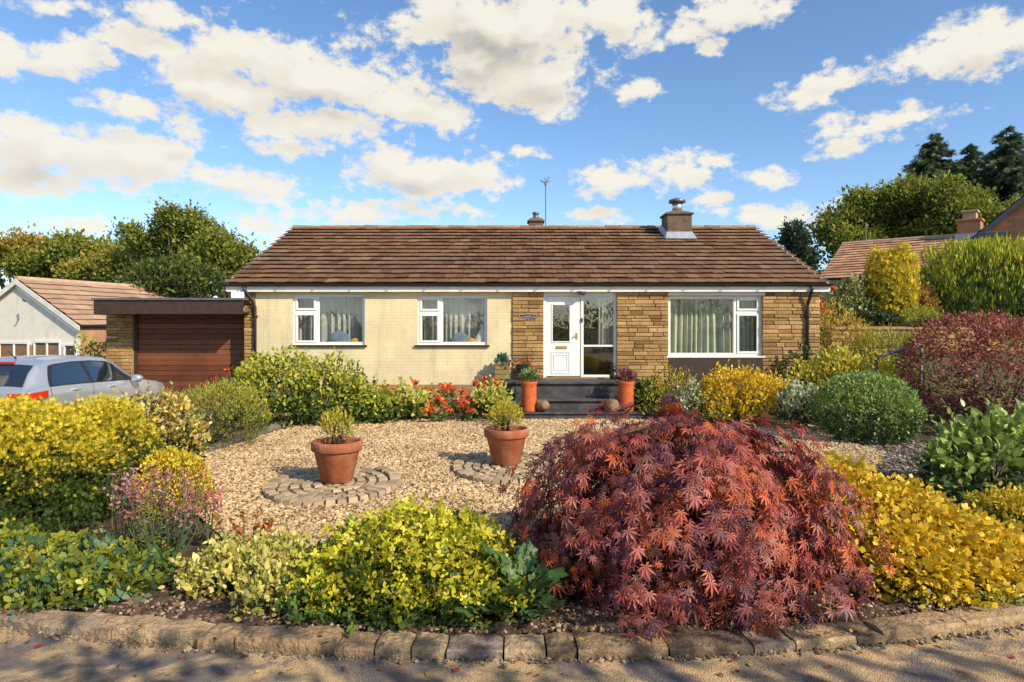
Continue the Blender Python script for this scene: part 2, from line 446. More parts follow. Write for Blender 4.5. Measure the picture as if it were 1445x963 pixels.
def pick(pal, n, rng, jit=0.14):
    pal = np.array(pal, float); w = pal[:, 3] / pal[:, 3].sum()
    c = pal[rng.choice(len(pal), n, p=w), :3]
    return np.clip(c * (1 + rng.normal(0, jit, (n, 1))) * (1 + rng.normal(0, jit * .35, (n, 3))), 0.004, 0.95)


def lump(rng, amp, k=7):
    D = norm(rng.normal(size=(k, 3))); fr = rng.uniform(2, 6, k); ph = rng.uniform(0, 6.28, k)
    def f(d): return 1 + amp * np.cos((d @ D.T) * fr + ph).sum(1) / math.sqrt(k)
    return f


def cloud(ells, n, rng, p=2.0, lumps=0.08, clump=9, cs=0.06, zmin=0.02, depth=0.35, bottom=-0.5):
    """leaf positions in clumps through the outer shell of a union of ellipsoids; returns pos, outward, shell"""
    area = np.array([(e[3] * e[4] + e[4] * e[5] + e[3] * e[5]) for e in ells]); fr = area / area.sum()
    A, B, C = [], [], []
    for i, e in enumerate(ells):
        c = np.array(e[:3]); r = np.array(e[3:6])
        k = max(int(n * fr[i] / clump), 1)
        d = norm(rng.normal(size=(int(k * 1.7), 3)) * (r ** -0.35)); d = d[d[:, 2] > bottom][:k]
        pn = (np.abs(d) ** p).sum(1, keepdims=True) ** (1 / p)
        lf = lump(rng, lumps)
        u = 1 - depth * rng.random((len(d), 1)) ** 1.6
        ctr = c + d / pn * r * lf(d)[:, None] * u
        q = np.repeat(ctr, clump, 0) + rng.normal(0, cs, (len(d) * clump, 3))
        o = norm(np.repeat(d / r, clump, 0))
        uu = np.repeat(u[:, 0], clump) + rng.normal(0, .03, len(d) * clump)
        keep = q[:, 2] > zmin
        for j, e2 in enumerate(ells):
            if j != i:
                dd = np.abs((q - np.array(e2[:3])) / np.array(e2[3:6]))
                keep &= ((dd ** p).sum(1) ** (1 / p)) > 0.72
        A.append(q[keep]); B.append(o[keep]); C.append(uu[keep])
    return np.concatenate(A), np.concatenate(B), np.concatenate(C)


def foliage(name, ells, n, size, pal, rng, parent=None, kind='kite', tips=None, tip_bias=0.0, out=0.5, up=0.3, droop=0.0, wild=0.7, mat='leaf', svar=0.3, **kw):
    pos, o, u = cloud(ells, n, rng, **kw)
    m_ = len(pos)
    rnd = rng.normal(size=(m_, 3))
    tip = norm(o * out + np.array([0, 0, up - droop]) + rnd * wild * .55)
    nrm = norm(o * .7 + np.array([0, 0, .45]) + rng.normal(size=(m_, 3)) * .45)
    col = pick(pal, m_, rng)
    if tips:                       # upward, outer leaves: new growth on golden shrubs, sunlit highlights painted on others
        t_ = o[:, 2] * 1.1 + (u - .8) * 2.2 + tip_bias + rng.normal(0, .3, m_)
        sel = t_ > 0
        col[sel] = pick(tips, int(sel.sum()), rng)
    sz = size * np.clip(1 + rng.normal(0, svar, m_), .45, 1.8)
    return leaf_obj(name, M[mat], pos, nrm, tip, sz, kind, col, parent)


def stems(ells, base, rng, n=9, r=0.012, name='stems', parent=None, mat='bark'):
    mb = MB()
    for i in range(n):
        e = ells[rng.integers(len(ells))]
        d = norm(rng.normal(size=3)); d[2] = abs(d[2])
        end = np.array(e[:3]) + d * np.array(e[3:6]) * .8
        b = np.array(base) + rng.normal(0, .05, 3) * [1, 1, 0]
        mid = (b * .5 + end * .5) + rng.normal(0, .05, 3) + np.array([0, 0, .05])
        mb.tube([b, mid, end], [r * 1.6, r, r * .4], 5)
    return mb.build(name, M[mat], parent, True)


def E(px, py, Y, rx, rz, ry=None):
    """ellipsoid from its picture centre and half-sizes (photo units) at depth Y; ry in metres"""
    c = P(px, py, Y); s = Y / F
    return (c.x, c.y, c.z, rx * s, ry or rx * s, rz * s)


def shrub(name, label, cat, ells, n, size, pal, seed, nstem=8, group=None, zmin=None, flowers=None, fname='flowers', fsize=.03, fn=0, fpal=None, fkind='kite', **kw):
    rng = np.random.default_rng(seed)
    cx = np.mean([e[0] for e in ells]); cy = np.mean([e[1] for e in ells])
    gz = ground_z(cx, cy) if zmin is None else zmin
    t = empty(name, (cx, cy, gz), label=label, cat=cat, group=group)
    L = [(e[0] - cx, e[1] - cy, e[2] - gz, e[3], e[4], e[5]) for e in ells]
    foliage('foliage', L, n, size, pal, rng, t, zmin=0.015, **kw)
    if nstem: stems(L, (0, 0, 0), rng, nstem, parent=t)
    ns = kw.get('p', 0) == 0 and 34 or 10
    pp, tt = [], []
    for k in range(ns):
        e = L[rng.integers(len(L))]; d = norm(rng.normal(size=3)); d[2] = abs(d[2]) * 1.1 + .1; d = norm(d); q = np.array(e[:3]) + d * np.array(e[3:6]) * .92
        ln = size * rng.uniform(1.2, 3.2); v = norm(d + [0, 0, .5] + rng.normal(0, .3, 3))
        for j in range(9): pp.append(q + v * ln * j / 8 + rng.normal(0, size * .1, 3)); tt.append(v + rng.normal(0, .7, 3))
    pp, tt = np.array(pp), np.array(tt); m_ = len(pp)
    leaf_obj('sprays', M[kw.get('mat', 'leaf')], pp, norm(rng.normal(0, .5, (m_, 3)) + [0, -.2, .8]), norm(tt), size * rng.uniform(.5, 1.0, m_), kw.get('kind', 'kite'), pick(kw.get('tips') or pal, m_, rng), t)
    if fn:
        foliage(fname, [(e[0], e[1], e[2], e[3] * 1.03, e[4] * 1.03, e[5] * 1.06) for e in L], fn, fsize, fpal, rng, t, kind=fkind, mat='petal', zmin=.05,
                clump=5, cs=.03, depth=.06, bottom=-0.1)
    return t

# ------------------------------------------------------------------ ground
CC = (0.0, 18.3); RAD = 13.91          # the kerb is an arc round this point


def ground_z(x, y):
    x = np.asarray(x, float); y = np.asarray(y, float)
    a = sstep(7.7, 10.0, x)
    z = a * (np.clip((y - 13.2) / 5.8, 0, 1) * 1.42 + sstep(19.05, 19.25, y) * 0.62)
    b = sstep(-10.9, -12.5, x) * sstep(14, 19, y)
    return z * 1.0 - 0.5 * b


rngG = np.random.default_rng(5)


def grid_mesh(name, xs, ys, zf, mat, kind='structure'):
    X, Y = np.meshgrid(xs, ys, indexing='xy')
    Z = zf(X, Y)
    nx, ny = len(xs), len(ys)
    V = np.stack([X, Y, Z], -1).reshape(-1, 3)
    i, j = np.meshgrid(np.arange(nx - 1), np.arange(ny - 1), indexing='xy')
    a = (j * nx + i).ravel()
    Fq = np.stack([a, a + 1, a + 1 + nx, a + nx], 1)
    me = bpy.data.meshes.new(name); me.from_pydata(V.tolist(), [], Fq.tolist()); me.update()
    return tag(link(name, me, mat, smooth=True), kind=kind)


def base_z(X, Y):
    r = np.hypot(X - CC[0], Y - CC[1])
    front = sstep(RAD - 1.6, RAD - 0.6, r) * (Y < 14)
    z = ground_z(X, Y) - 0.035
    return z - 0.4 * np.where((r > RAD - 1.6) & (Y < 14), front, 0)


gm, t, b = newmat('grass_and_earth')
oc = t.n('ShaderNodeTexCoord').outputs['Object']
t.put(b.inputs['Base Color'], t.mix(t.mapr(t.noise(oc, 0.6, 6), .42, .55), t.ramp(t.noise(oc, 9, 6), [(.35, (.05, .032, .02)), (.65, (.13, .085, .05))]),
                                    t.ramp(t.noise(oc, 14, 6), [(.35, (.035, .06, .014)), (.65, (.11, .14, .03))])))
b.inputs['Roughness'].default_value = .95
bn = t.n('ShaderNodeBump'); bn.inputs['Strength'].default_value = .9; bn.inputs['Distance'].default_value = .05
t.put(bn.inputs['Height'], t.noise(oc, 22, 6)); t.put(b.inputs['Normal'], bn.outputs[0])
far = [-900, -400, -200, -110]
xs = np.concatenate([far, np.arange(-60, 60.1, .5), [110, 200, 400, 900]])
ys = np.concatenate([far, np.arange(-60, 15, .5), np.arange(15, 22, .1), np.arange(22, 80, .5), [110, 200, 400, 900]])
grid_mesh('ground', xs, ys, base_z, gm)

# road
rm, t, b = newmat('dapple_toned_asphalt')
oc = t.n('ShaderNodeTexCoord').outputs['Object']
c0 = t.ramp(t.noise(oc, 1.7, 8, .68, .6), [(.34, (.09, .085, .09)), (.45, (.2, .155, .115)), (.52, (.46, .31, .155)), (.7, (.62, .44, .22))])  # golden sun patches and blue-grey shade painted into the road colour
rust = t.mapr(t.noise(oc, 2.3, 5, .6), .58, .66)
c1 = t.mix(t.m('MULTIPLY', rust, .55), c0, (.24, .11, .035))
sp_ = t.mapr(t.noise(oc, 130, 2), .3, .75, .72, 1.3)
sc = t.n('ShaderNodeVectorMath', operation='SCALE'); t.put(sc.inputs[0], c1); t.put(sc.inputs['Scale'], sp_)
t.put(b.inputs['Base Color'], sc.outputs[0]); b.inputs['Roughness'].default_value = .85
vo = t.n('ShaderNodeTexVoronoi'); t.put(vo.inputs['Vector'], oc); vo.inputs['Scale'].default_value = 85
bn = t.n('ShaderNodeBump'); bn.inputs['Strength'].default_value = .8; bn.inputs['Distance'].default_value = .007
t.put(bn.inputs['Height'], t.m('ADD', vo.outputs[0], t.m('MULTIPLY', t.noise(oc, 6, 6), 2.0))); t.put(b.inputs['Normal'], bn.outputs[0])
ys_r = np.concatenate([[-60, -30, -15], np.arange(-8, 3.01, 1)])
me_v, me_f = [], []
ang = np.radians(np.linspace(-62, 62, 125))
rr = [RAD + .02, RAD + .1, RAD + .3, RAD + .8, RAD + 2, RAD + 4, RAD + 8, RAD + 20, RAD + 40]
for a_ in ang:
    for r_ in rr:
        me_v.append((CC[0] + r_ * math.sin(a_), CC[1] - r_ * math.cos(a_), -.074 + .012 * min((r_ - RAD), 1)))
for i in range(len(ang) - 1):
    for j in range(len(rr) - 1):
        k = i * len(rr) + j
        me_f.append((k, k + 1, k + 1 + len(rr), k + len(rr)))
me = bpy.data.meshes.new('road'); me.from_pydata(me_v, [], me_f); me.update()
tag(link('road', me, rm, smooth=True), kind='structure')

# soil bed and its clods
def bed_noise(x, y): return .018 * np.sin(x * 9 + np.sin(y * 7) * 2) * np.sin(y * 8.3 + np.sin(x * 5)) + rngG.normal(0, .009, np.shape(x))
aa = np.radians(np.linspace(-60, 60, 620)); rb = np.linspace(RAD - .2, RAD - 9.0, 130)
AA, RB = np.meshgrid(aa, rb, indexing='ij')
X = CC[0] + RB * np.sin(AA); Y = CC[1] - RB * np.cos(AA)
Z = bed_noise(X, Y) - .005 - .03 * (RB > RAD - .24)
V = np.stack([X, Y, Z], -1).reshape(-1, 3); nb = len(rb)
i, j = np.meshgrid(np.arange(len(aa) - 1), np.arange(nb - 1), indexing='ij'); a_ = (i * nb + j).ravel()
me = bpy.data.meshes.new('soil'); me.from_pydata(V.tolist(), [], np.stack([a_, a_ + nb, a_ + nb + 1, a_ + 1], 1).tolist()); me.update()
tag(link('soil', me, M['soil'], smooth=True), kind='structure')

# kerb of natural stone, each stone cut a little differently
km = island_mat('kerb_stone', [(0, (.13, .09, .065)), (.3, (.26, .17, .095)), (.55, (.4, .28, .15)), (.8, (.2, .15, .14)), (1, (.46, .33, .18))], .9, 1.0, 26, .6, dist=.03, blot=7, lichen=(.27, .25, .2))
mb = MB(); rk = random.Random(3)
a0 = R(-44)
while a0 < R(44):
    da = rk.choice([rk.uniform(.2, .4), rk.uniform(.4, .95)]) / RAD; a1 = a0 + da - .012 / RAD
    n_ = 7; vs = []; fs = []
    top = rk.uniform(-.016, .014); lean = rk.uniform(-.012, .012); fo = rk.uniform(-.022, .022)
    for i in range(n_):
        a_ = a0 + (a1 - a0) * i / (n_ - 1)
        e_ = 0.012 if i in (0, n_ - 1) else 0
        prof = [(RAD + fo, -.2), (RAD + fo + rk.uniform(-.006, .006), -.03), (RAD + fo - .012 + rk.uniform(-.008, .006), top - e_ * .6 + rk.uniform(-.007, .003)),
                (RAD - .11, top + lean - e_ + rk.uniform(-.006, .006)), (RAD - .22 + rk.uniform(-.02, .02), top - e_ + rk.uniform(-.008, .005)), (RAD - .235, -.1)]
        for r_, z in prof: vs.append((CC[0] + r_ * math.sin(a_), CC[1] - r_ * math.cos(a_), z))
    for i in range(n_ - 1):
        for j in range(5):
            k = i * 6 + j; fs.append((k, k + 6, k + 7, k + 1))
    fs += [tuple(range(5, -1, -1)), tuple((n_ - 1) * 6 + q for q in range(6))]
    mb.add(vs, fs); a0 += da
tag(mb.build('kerb', km), kind='structure')

# rubble and leaf litter in the gutter line
def stones(name, XY, zc, size, mat, rng, flat=.6, parent=None):
    ph = (1 + 5 ** .5) / 2
    ico = norm(np.array([(-1, ph, 0), (1, ph, 0), (-1, -ph, 0), (1, -ph, 0), (0, -1, ph), (0, 1, ph), (0, -1, -ph), (0, 1, -ph), (ph, 0, -1), (ph, 0, 1), (-ph, 0, -1), (-ph, 0, 1)], float))
    fc = np.array([(0, 11, 5), (0, 5, 1), (0, 1, 7), (0, 7, 10), (0, 10, 11), (1, 5, 9), (5, 11, 4), (11, 10, 2), (10, 7, 6), (7, 1, 8), (3, 9, 4), (3, 4, 2), (3, 2, 6), (3, 6, 8), (3, 8, 9), (4, 9, 5), (2, 4, 11), (6, 2, 10), (8, 6, 7), (9, 8, 1)])
    n = len(XY)
    s = size * np.clip(rng.lognormal(0, .33, n), .45, 2.2)
    ax = np.stack([rng.uniform(.7, 1.35, n), rng.uniform(.6, 1, n), rng.uniform(flat * .6, flat * 1.2, n)], 1)
    th = rng.uniform(0, 6.28, n); tl = rng.normal(0, .3, n)
    V = ico[None] * (1 + rng.normal(0, .13, (n, 12, 1))) * ax[:, None] * s[:, None, None]
    c, sn = np.cos(tl)[:, None], np.sin(tl)[:, None]
    V = np.stack([V[..., 0] * c - V[..., 2] * sn, V[..., 1], V[..., 0] * sn + V[..., 2] * c], -1)
    c, sn = np.cos(th)[:, None], np.sin(th)[:, None]
    V = np.stack([V[..., 0] * c - V[..., 1] * sn, V[..., 0] * sn + V[..., 1] * c, V[..., 2]], -1)
    V += np.stack([XY[:, 0], XY[:, 1], zc + s * flat * .35 + rng.uniform(0, .4, n) * s * .5], -1)[:, None]
    Fc = (np.arange(n)[:, None, None] * 12 + fc[None]).reshape(-1, 3)
    me = bpy.data.meshes.new(name); me.from_pydata(V.reshape(-1, 3).tolist(), [], Fc.tolist()); me.update()
    return link(name, me, mat, parent)


pm = island_mat('gravel_stone', [(0, (.12, .075, .04)), (.15, (.4, .26, .125)), (.4, (.54, .38, .2)), (.6, (.62, .47, .27)), (.75, (.46, .27, .11)), (.9, (.7, .57, .37)), (1, (.3, .23, .17))], .8, .3, 60, .42, blot=.8)  # broad blotches in the stone colour stand for soft shadow patches
gp = [G(*q) for q in [(255, 668), (290, 643), (380, 613), (430, 599), (540, 592), (690, 585), (900, 590), (1010, 600), (1140, 600), (1200, 626), (1250, 640), (1230, 665), (1200, 700),
                      (1000, 800), (850, 830), (700, 800), (560, 800), (420, 800), (330, 775), (262, 715)]]
mb = MB(); mb.add([(p.x, p.y, .02) for p in gp], [tuple(reversed(range(len(gp))))])
gb, t, b = newmat('gravel_bed')
oc = t.n('ShaderNodeTexCoord').outputs['Object']
vo = t.n('ShaderNodeTexVoronoi'); t.put(vo.inputs['Vector'], oc); vo.inputs['Scale'].default_value = 32
t.put(b.inputs['Base Color'], t.mix(.5, t.ramp(t.noise(oc, 3, 5), [(.3, (.25, .15, .07)), (.7, (.42, .28, .14))]), t.mix(.8, vo.outputs['Color'], (.5, .38, .24)), 'MULTIPLY'))
b.inputs['Roughness'].default_value = .9
bn = t.n('ShaderNodeBump'); bn.inputs['Strength'].default_value = 1; bn.inputs['Distance'].default_value = .03; bn.invert = True
t.put(bn.inputs['Height'], vo.outputs[0]); t.put(b.inputs['Normal'], bn.outputs[0])
gravel_sheet = mb.build('gravel_bed', gb); tag(gravel_sheet, kind='structure')
poly = np.array([(p.x, p.y) for p in gp])


def inside(pts, pl):
    r = np.zeros(len(pts), bool); n = len(pl)
    for i in range(n):
        a, b_ = pl[i], pl[(i + 1) % n]
        c = (a[1] > pts[:, 1]) != (b_[1] > pts[:, 1])
        r ^= c & (pts[:, 0] < (b_[0] - a[0]) * (pts[:, 1] - a[1]) / (b_[1] - a[1] + 1e-12) + a[0])
    return r


CIRC = [(-2.30, 8.8, .84, 1.06), (-.06, 9.9, .80, 1.1)]
Q = rngG.uniform([poly[:, 0].min(), poly[:, 1].min()], [poly[:, 0].max(), poly[:, 1].max()], (230000, 2))
Q = Q[inside(Q, poly)]
for (cx, cy, rx, ry) in CIRC: Q = Q[((Q[:, 0] - cx) / (rx + .0)) ** 2 + ((Q[:, 1] - cy) / (ry + .0)) ** 2 > 1]
Q = Q[:95000]
tag(stones('gravel', Q, np.full(len(Q), .018), .0172, pm, rngG, .55), kind='stuff')
# small stones and crumbs spilling over the soil behind the kerb
th = rngG.uniform(-R(17), R(17), 2600); rd = RAD - .22 - np.abs(rngG.normal(0, .28, 2600))
Q2 = np.stack([CC[0] + rd * np.sin(th), CC[1] - rd * np.cos(th)], 1)
tag(stones('soil_crumbs', Q2, np.full(len(Q2), -.005), .014, island_mat('crumb', [(0, (.06, .035, .022)), (.5, (.16, .1, .06)), (.85, (.32, .22, .14)), (1, (.5, .4, .3))], .9, .4), rngG, .7), kind='stuff')
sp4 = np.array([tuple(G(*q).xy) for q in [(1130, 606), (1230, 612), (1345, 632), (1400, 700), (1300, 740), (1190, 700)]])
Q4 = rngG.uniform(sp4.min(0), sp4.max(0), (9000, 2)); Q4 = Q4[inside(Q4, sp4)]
tag(stones('shade_painted_gravel', Q4, np.full(len(Q4), .0), .02, island_mat('shade_toned_gravel', [(0, (.07, .06, .055)), (.5, (.2, .17, .14)), (.85, (.32, .26, .2)), (1, (.46, .36, .25))], .9, .4), rngG, .6), kind='stuff')  # darker, greyer stones: the shade on this gravel is put into its colour
th = rngG.uniform(-R(18), R(18), 900); rd = RAD + .01 + np.abs(rngG.normal(0, .035, 900))
Q3 = np.stack([CC[0] + rd * np.sin(th), CC[1] - rd * np.cos(th)], 1)
tag(stones('grit', Q3, np.full(len(Q3), -.072), .011, island_mat('gutter_grit', [(0, (.1, .07, .05)), (.6, (.22, .16, .1)), (1, (.4, .32, .22))], .9, .4), rngG, .7), kind='stuff')
th = rngG.uniform(-R(20), R(20), 130); rd = RAD + np.abs(rngG.normal(.0, .3, 130)) - .1
n_ = len(th)
leaf_obj('fallen_leaves', M['leaf'], np.stack([CC[0] + rd * np.sin(th), CC[1] - rd * np.cos(th), np.where(rd > RAD, -.06, .022)], 1), norm(rngG.normal(0, .25, (n_, 3)) + [0, 0, 1]),
         norm(rngG.normal(size=(n_, 3)) * [1, 1, .1]), rngG.uniform(.025, .06, n_), 'oval', pick([(.42, .14, .03, 3), (.34, .05, .03, 2), (.5, .33, .07, 2), (.2, .1, .05, 2)], n_, rngG))['kind'] = 'stuff'

# drive and its surface
dm = pmat('drive_asphalt', [(.07, .065, .06), (.13, .115, .1)], 3, .9, .5, 60)
mb = MB(); mb.box(-10.6, -6.4, 5.2, 16.85, -.3, .02); tag(mb.build('driveway', dm), kind='structure')

# stone edging along the back of the gravel
em = island_mat('edging_stone', [(0, (.1, .085, .075)), (.5, (.2, .17, .14)), (1, (.32, .27, .22))], .9, .6, 30, .35)
mb = MB(); ep = [G(*q) for q in [(240, 680), (262, 655), (285, 640), (330, 624), (375, 609), (425, 595), (480, 589), (540, 586), (610, 582), (670, 578)]]
for k in range(len(ep) - 1):
    a, c = ep[k], ep[k + 1]; m_ = max(int((c - a).length / .42), 1)
    for q in range(m_):
        p0 = a.lerp(c, q / m_ + .02 / m_); p1 = a.lerp(c, (q + 1) / m_ - .03 / m_); d = (p1 - p0).normalized(); n2 = Vector((-d.y, d.x, 0))
        h = .075 + rk.uniform(-.02, .03); w = .08 + rk.uniform(-.02, .03); j = lambda s: Vector((rk.uniform(-s, s), rk.uniform(-s, s), rk.uniform(-s, s)))
        A = [p0 - n2 * w, p1 - n2 * w, p1 + n2 * w, p0 + n2 * w]
        vs = [p + Vector((0, 0, -.05)) for p in A] + [p * 1 + Vector((0, 0, h)) + j(.015) for p in A]
        mb.add(vs, [(0, 3, 2, 1), (4, 5, 6, 7), (0, 1, 5, 4), (1, 2, 6, 5), (2, 3, 7, 6), (3, 0, 4, 7)])
tag(mb.build('stone_edging', em, bevel=.012), kind='structure')

# round stone paving under the two pots
sm = island_mat('paving_stone', [(0, (.28, .2, .12)), (.5, (.42, .32, .19)), (1, (.54, .42, .27))], .85, .7, 35, .3)
rp = random.Random(8)
for ci, (cx, cy, rx, ry) in enumerate(CIRC):
    t_ = empty('paving_circle', (cx, cy, 0), label=['round stone paving under the nearer left terracotta pot', 'round stone paving under the right pot, partly behind the red maple'][ci], cat='paving', group='round stone pads in the gravel')
    bed = MB(); bed.lathe([(1.0, .0), (1.0, .034), (.5, .036)], 48, sx=rx, sy=ry); bed.build('mortar_bed', pmat('paving_mortar', [(.1, .07, .045), (.17, .12, .08)], 14, .95, .6), t_)
    for rname, r0, r1, w in (('edge_stones', .83, 1.02, .125), ('infill_stones', .66, .815, .12), ('infill_stones', .5, .645, .12), ('infill_stones', .34, .485, .12), ('infill_stones', .17, .325, .12), ('infill_stones', .0, .155, .12)):
        if rname == 'edge_stones' or r0 > .6: mb = MB()
        m_ = max(int(2 * math.pi * (r0 + r1) / 2 * .9 / w), 4)
        for k in range(m_):
            a0_, a1_ = (k + rp.uniform(.04, .1)) / m_ * 6.2832, (k + rp.uniform(.9, .96)) / m_ * 6.2832
            h = (.078 if rname == 'edge_stones' else .052) + rp.uniform(-.008, .012); q0, q1 = r0 + rp.uniform(0, .015), r1 - rp.uniform(0, .02)
            top = [(q0, a0_), (q1, a0_), (q1, a1_), (q0, a1_)]
            vs = [(r_ * rx * math.cos(a_), r_ * ry * math.sin(a_), .02) for r_, a_ in top]
            ca = sum(v[0] for v in vs) / 4, sum(v[1] for v in vs) / 4
            vs += [(ca[0] + (v[0] - ca[0]) * .86, ca[1] + (v[1] - ca[1]) * .86, h + rp.uniform(-.004, .004)) for v in vs]
            mb.add(vs, [(4, 5, 6, 7), (0, 1, 5, 4), (1, 2, 6, 5), (2, 3, 7, 6), (3, 0, 4, 7)])
        if rname == 'edge_stones' or r0 == 0: mb.build(rname, sm, t_)

# ------------------------------------------------------------------ the bungalow
YF = 16.67
fx = lambda px: (px - 722.5) / 57.6
fz = lambda py: HC - (py - 460) / 57.6


def wall_mesh(x0, x1, z0, z1, y, th, ops):
    """a wall in the XZ plane with real openings and reveals"""
    mb = MB()
    xs_ = sorted({x0, x1, *[o[0] for o in ops], *[o[1] for o in ops]}); zs_ = sorted({z0, z1, *[o[2] for o in ops], *[o[3] for o in ops]})
    for a, b_ in zip(xs_, xs_[1:]):
        for c, d in zip(zs_, zs_[1:]):
            mx_, mz_ = (a + b_) / 2, (c + d) / 2
            if any(o[0] < mx_ < o[1] and o[2] < mz_ < o[3] for o in ops): continue
            mb.quad((a, y, c), (b_, y, c), (b_, y, d), (a, y, d)); mb.quad((b_, y + th, c), (a, y + th, c), (a, y + th, d), (b_, y + th, d))
    for a, b_, c, d in ops:
        mb.quad((a, y, c), (a, y + th, c), (a, y + th, d), (a, y, d)); mb.quad((b_, y + th, c), (b_, y, c), (b_, y, d), (b_, y + th, d))
        mb.quad((a, y, d), (a, y + th, d), (b_, y + th, d), (b_, y, d)); mb.quad((a, y + th, c), (a, y, c), (b_, y, c), (b_, y + th, c))
    return mb


def stone_blocks(mb, x0, x1, z0, z1, y, rng, out=.035, rows=(.06, .115), lens=(.13, .4), axis=0):
    z = z0
    while z < z1 - .02:
        h = min(rng.uniform(*rows), z1 - z)
        if z1 - (z + h) < .06: h = z1 - z
        x = x0
        while x < x1 - .02:
            l = min(rng.uniform(*lens), x1 - x)
            if x1 - (x + l) < .09: l = x1 - x
            o_ = out + rng.uniform(-.012, .014); g = .005; c = .012
            j = lambda: rng.uniform(-.004, .004)
            A = [(x + g, z + g), (x + l - g, z + g), (x + l - g, z + h - g), (x + g, z + h - g)]
            B = [(x + g + c + j(), z + g + c + j()), (x + l - g - c + j(), z + g + c + j()), (x + l - g - c + j(), z + h - g - c + j()), (x + g + c + j(), z + h - g - c + j())]
            vs = [(p[0], y - .002, p[1]) for p in A] + [(p[0], y - o_ * .7, p[1]) for p in A] + [(p[0], y - o_ + j(), p[1]) for p in B]
            if axis: vs = [(v[1], v[0], v[2]) for v in vs]
            fs = [(8, 9, 10, 11)]
            for b0 in (0, 4):
                fs += [(b0 + q, b0 + (q + 1) % 4, b0 + 4 + (q + 1) % 4, b0 + 4 + q) for q in range(4)]
            if axis: fs = [tuple(reversed(f)) for f in fs]
            mb.add(vs, fs); x += l
        z += h
    return mb


def roof_tiles(mb, p0, ud, sd, width, length, rows, tw, th, rng, lift=1.0):
    """overlapping tiles: p0 lower corner, ud along the eave, sd up the slope"""
    ud = Vector(ud).normalized(); sd = Vector(sd).normalized(); nd = ud.cross(sd)
    if nd.z < 0: nd = -nd
    g = length / rows; p0 = Vector(p0)
    for r_ in range(rows):
        off = (tw / 2 if r_ % 2 else 0) - rng.uniform(0, .03)
        x = -off
        while x < width:
            a, b_ = max(x, 0) + .005, min(x + tw, width) - .005; x += tw
            if b_ - a < .03: continue
            s0 = r_ * g + rng.uniform(-.02, .016) ; s1 = (r_ + 1) * g + .04; dz = rng.uniform(-.004, .006) * lift; tl = rng.uniform(-.004, .004) * lift; sk = rng.uniform(-.006, .006)
            def pt(u, s, h): return p0 + ud * u + sd * s + nd * h
            vs = [pt(a, s0 - sk, th + dz - tl), pt(b_, s0 + sk, th + dz + tl), pt(a, s0 - sk + .004, th + .016 + dz - tl), pt(b_, s0 + sk + .004, th + .016 + dz + tl), pt(b_, s1, .012), pt(a, s1, .012)]
            fs = [(2, 3, 4, 5), (0, 1, 3, 2), (0, 2, 5), (1, 4, 3)]
            mb.add(vs, fs)
    return mb


rh = random.Random(21)
H = empty('bungalow', (0, YF, 0), label='single storey bungalow with cream wall, golden stone and brown tiled roof', cat='house')
H_inv = Vector((0, -YF, 0))
def loc(o): o.location = H_inv; return o            # parts are modelled in world space under the house

XL, XR = fx(345), fx(1156)
ZT = 2.93
WIN = {'a': (fx(413), fx(514.5), fz(487), fz(415.5)), 'b': (fx(589), fx(687.5), fz(487), fz(417)), 'c': (fx(943), fx(1075), fz(502.5), fz(418))}
DOOR = (fx(767), fx(870), fz(533), fz(411))
loc(wall_mesh(XL, XR, -.1, ZT, YF, .28, [*WIN.values(), DOOR]).build('front_wall', M['cream'], H))
mb = MB(); D2 = 26.6
mb.box(XL, XL + .28, YF + .28, D2, -.1, ZT); mb.box(XR - .28, XR, YF + .28, D2, -.1, ZT); mb.box(XL, XR, D2, D2 + .28, -.1, ZT)
zr = 5.21; YR = 21.6
for xx in (XL, XR - .25):
    mb.add([(xx, YF, ZT), (xx, D2, ZT), (xx, YR, zr - .2), (xx + .25, YF, ZT), (xx + .25, D2, ZT), (xx + .25, YR, zr - .2)], [(0, 2, 1), (3, 4, 5), (0, 1, 4, 3), (1, 2, 5, 4), (2, 0, 3, 5)])
loc(mb.build('side_wall', brick_mat('buff_brick', (.44, .28, .12), (.52, .35, .17), (.4, .32, .2)), H))
mb = MB(); mb.box(XL + .285, XR - .285, 20.5, 20.6, .78, 2.9); mb.box(XL + .285, XR - .285, YF + .285, 20.495, .7, .78); mb.box(XL + .285, XR - .285, YF + .285, 20.495, 2.86, 2.9)
for q in (fx(545), fx(745), fx(905)): mb.box(q, q + .1, YF + .29, 20.49, .785, 2.855)
loc(mb.build('interior_wall', M['room'], H))

for (x0, x1) in ((XL, fx(361)), (fx(723), fx(767)), (fx(870), fx(943)), (fx(1075), XR)):
    mb = MB(); mb.box(x0 + .002, x1 - .002, YF - .012, YF - .002, -.1, ZT - .01, 0)
    k0 = len(mb.f)
    stone_blocks(mb, x0, x1, -.1 if x0 > 0.5 else (.68 if x0 > 0 else -.1), ZT - .012, YF - .012, rh, lens=(.16, .32) if x1 - x0 < .4 else (.2, .5))
    mb.mi = [0] * k0 + [1] * (len(mb.f) - k0)
    loc(mb.build('stone_panel', [M['mortar'], M['stone']], H))
mb = MB(); mb.box(fx(361.5), fx(722.5), YF - .02, YF - .003, -.1, fz(543)); loc(mb.build('plinth', brick_mat('plinth_brick', (.3, .15, .08), (.36, .2, .11), (.28, .2, .14)), H))
mb = MB(); mb.box(WIN['c'][0] - .0, WIN['c'][1] + .0, YF - .05, YF - .003, -.1, fz(505.5)); loc(mb.build('window_panel', M['dark_wood'], H))
mb = MB(); mb.box(WIN['c'][0] - .03, WIN['c'][1] + .06, YF - .055, YF - .003, fz(417.5), ZT - .015); loc(mb.build('lintel', M['white'], H, bevel=.008))


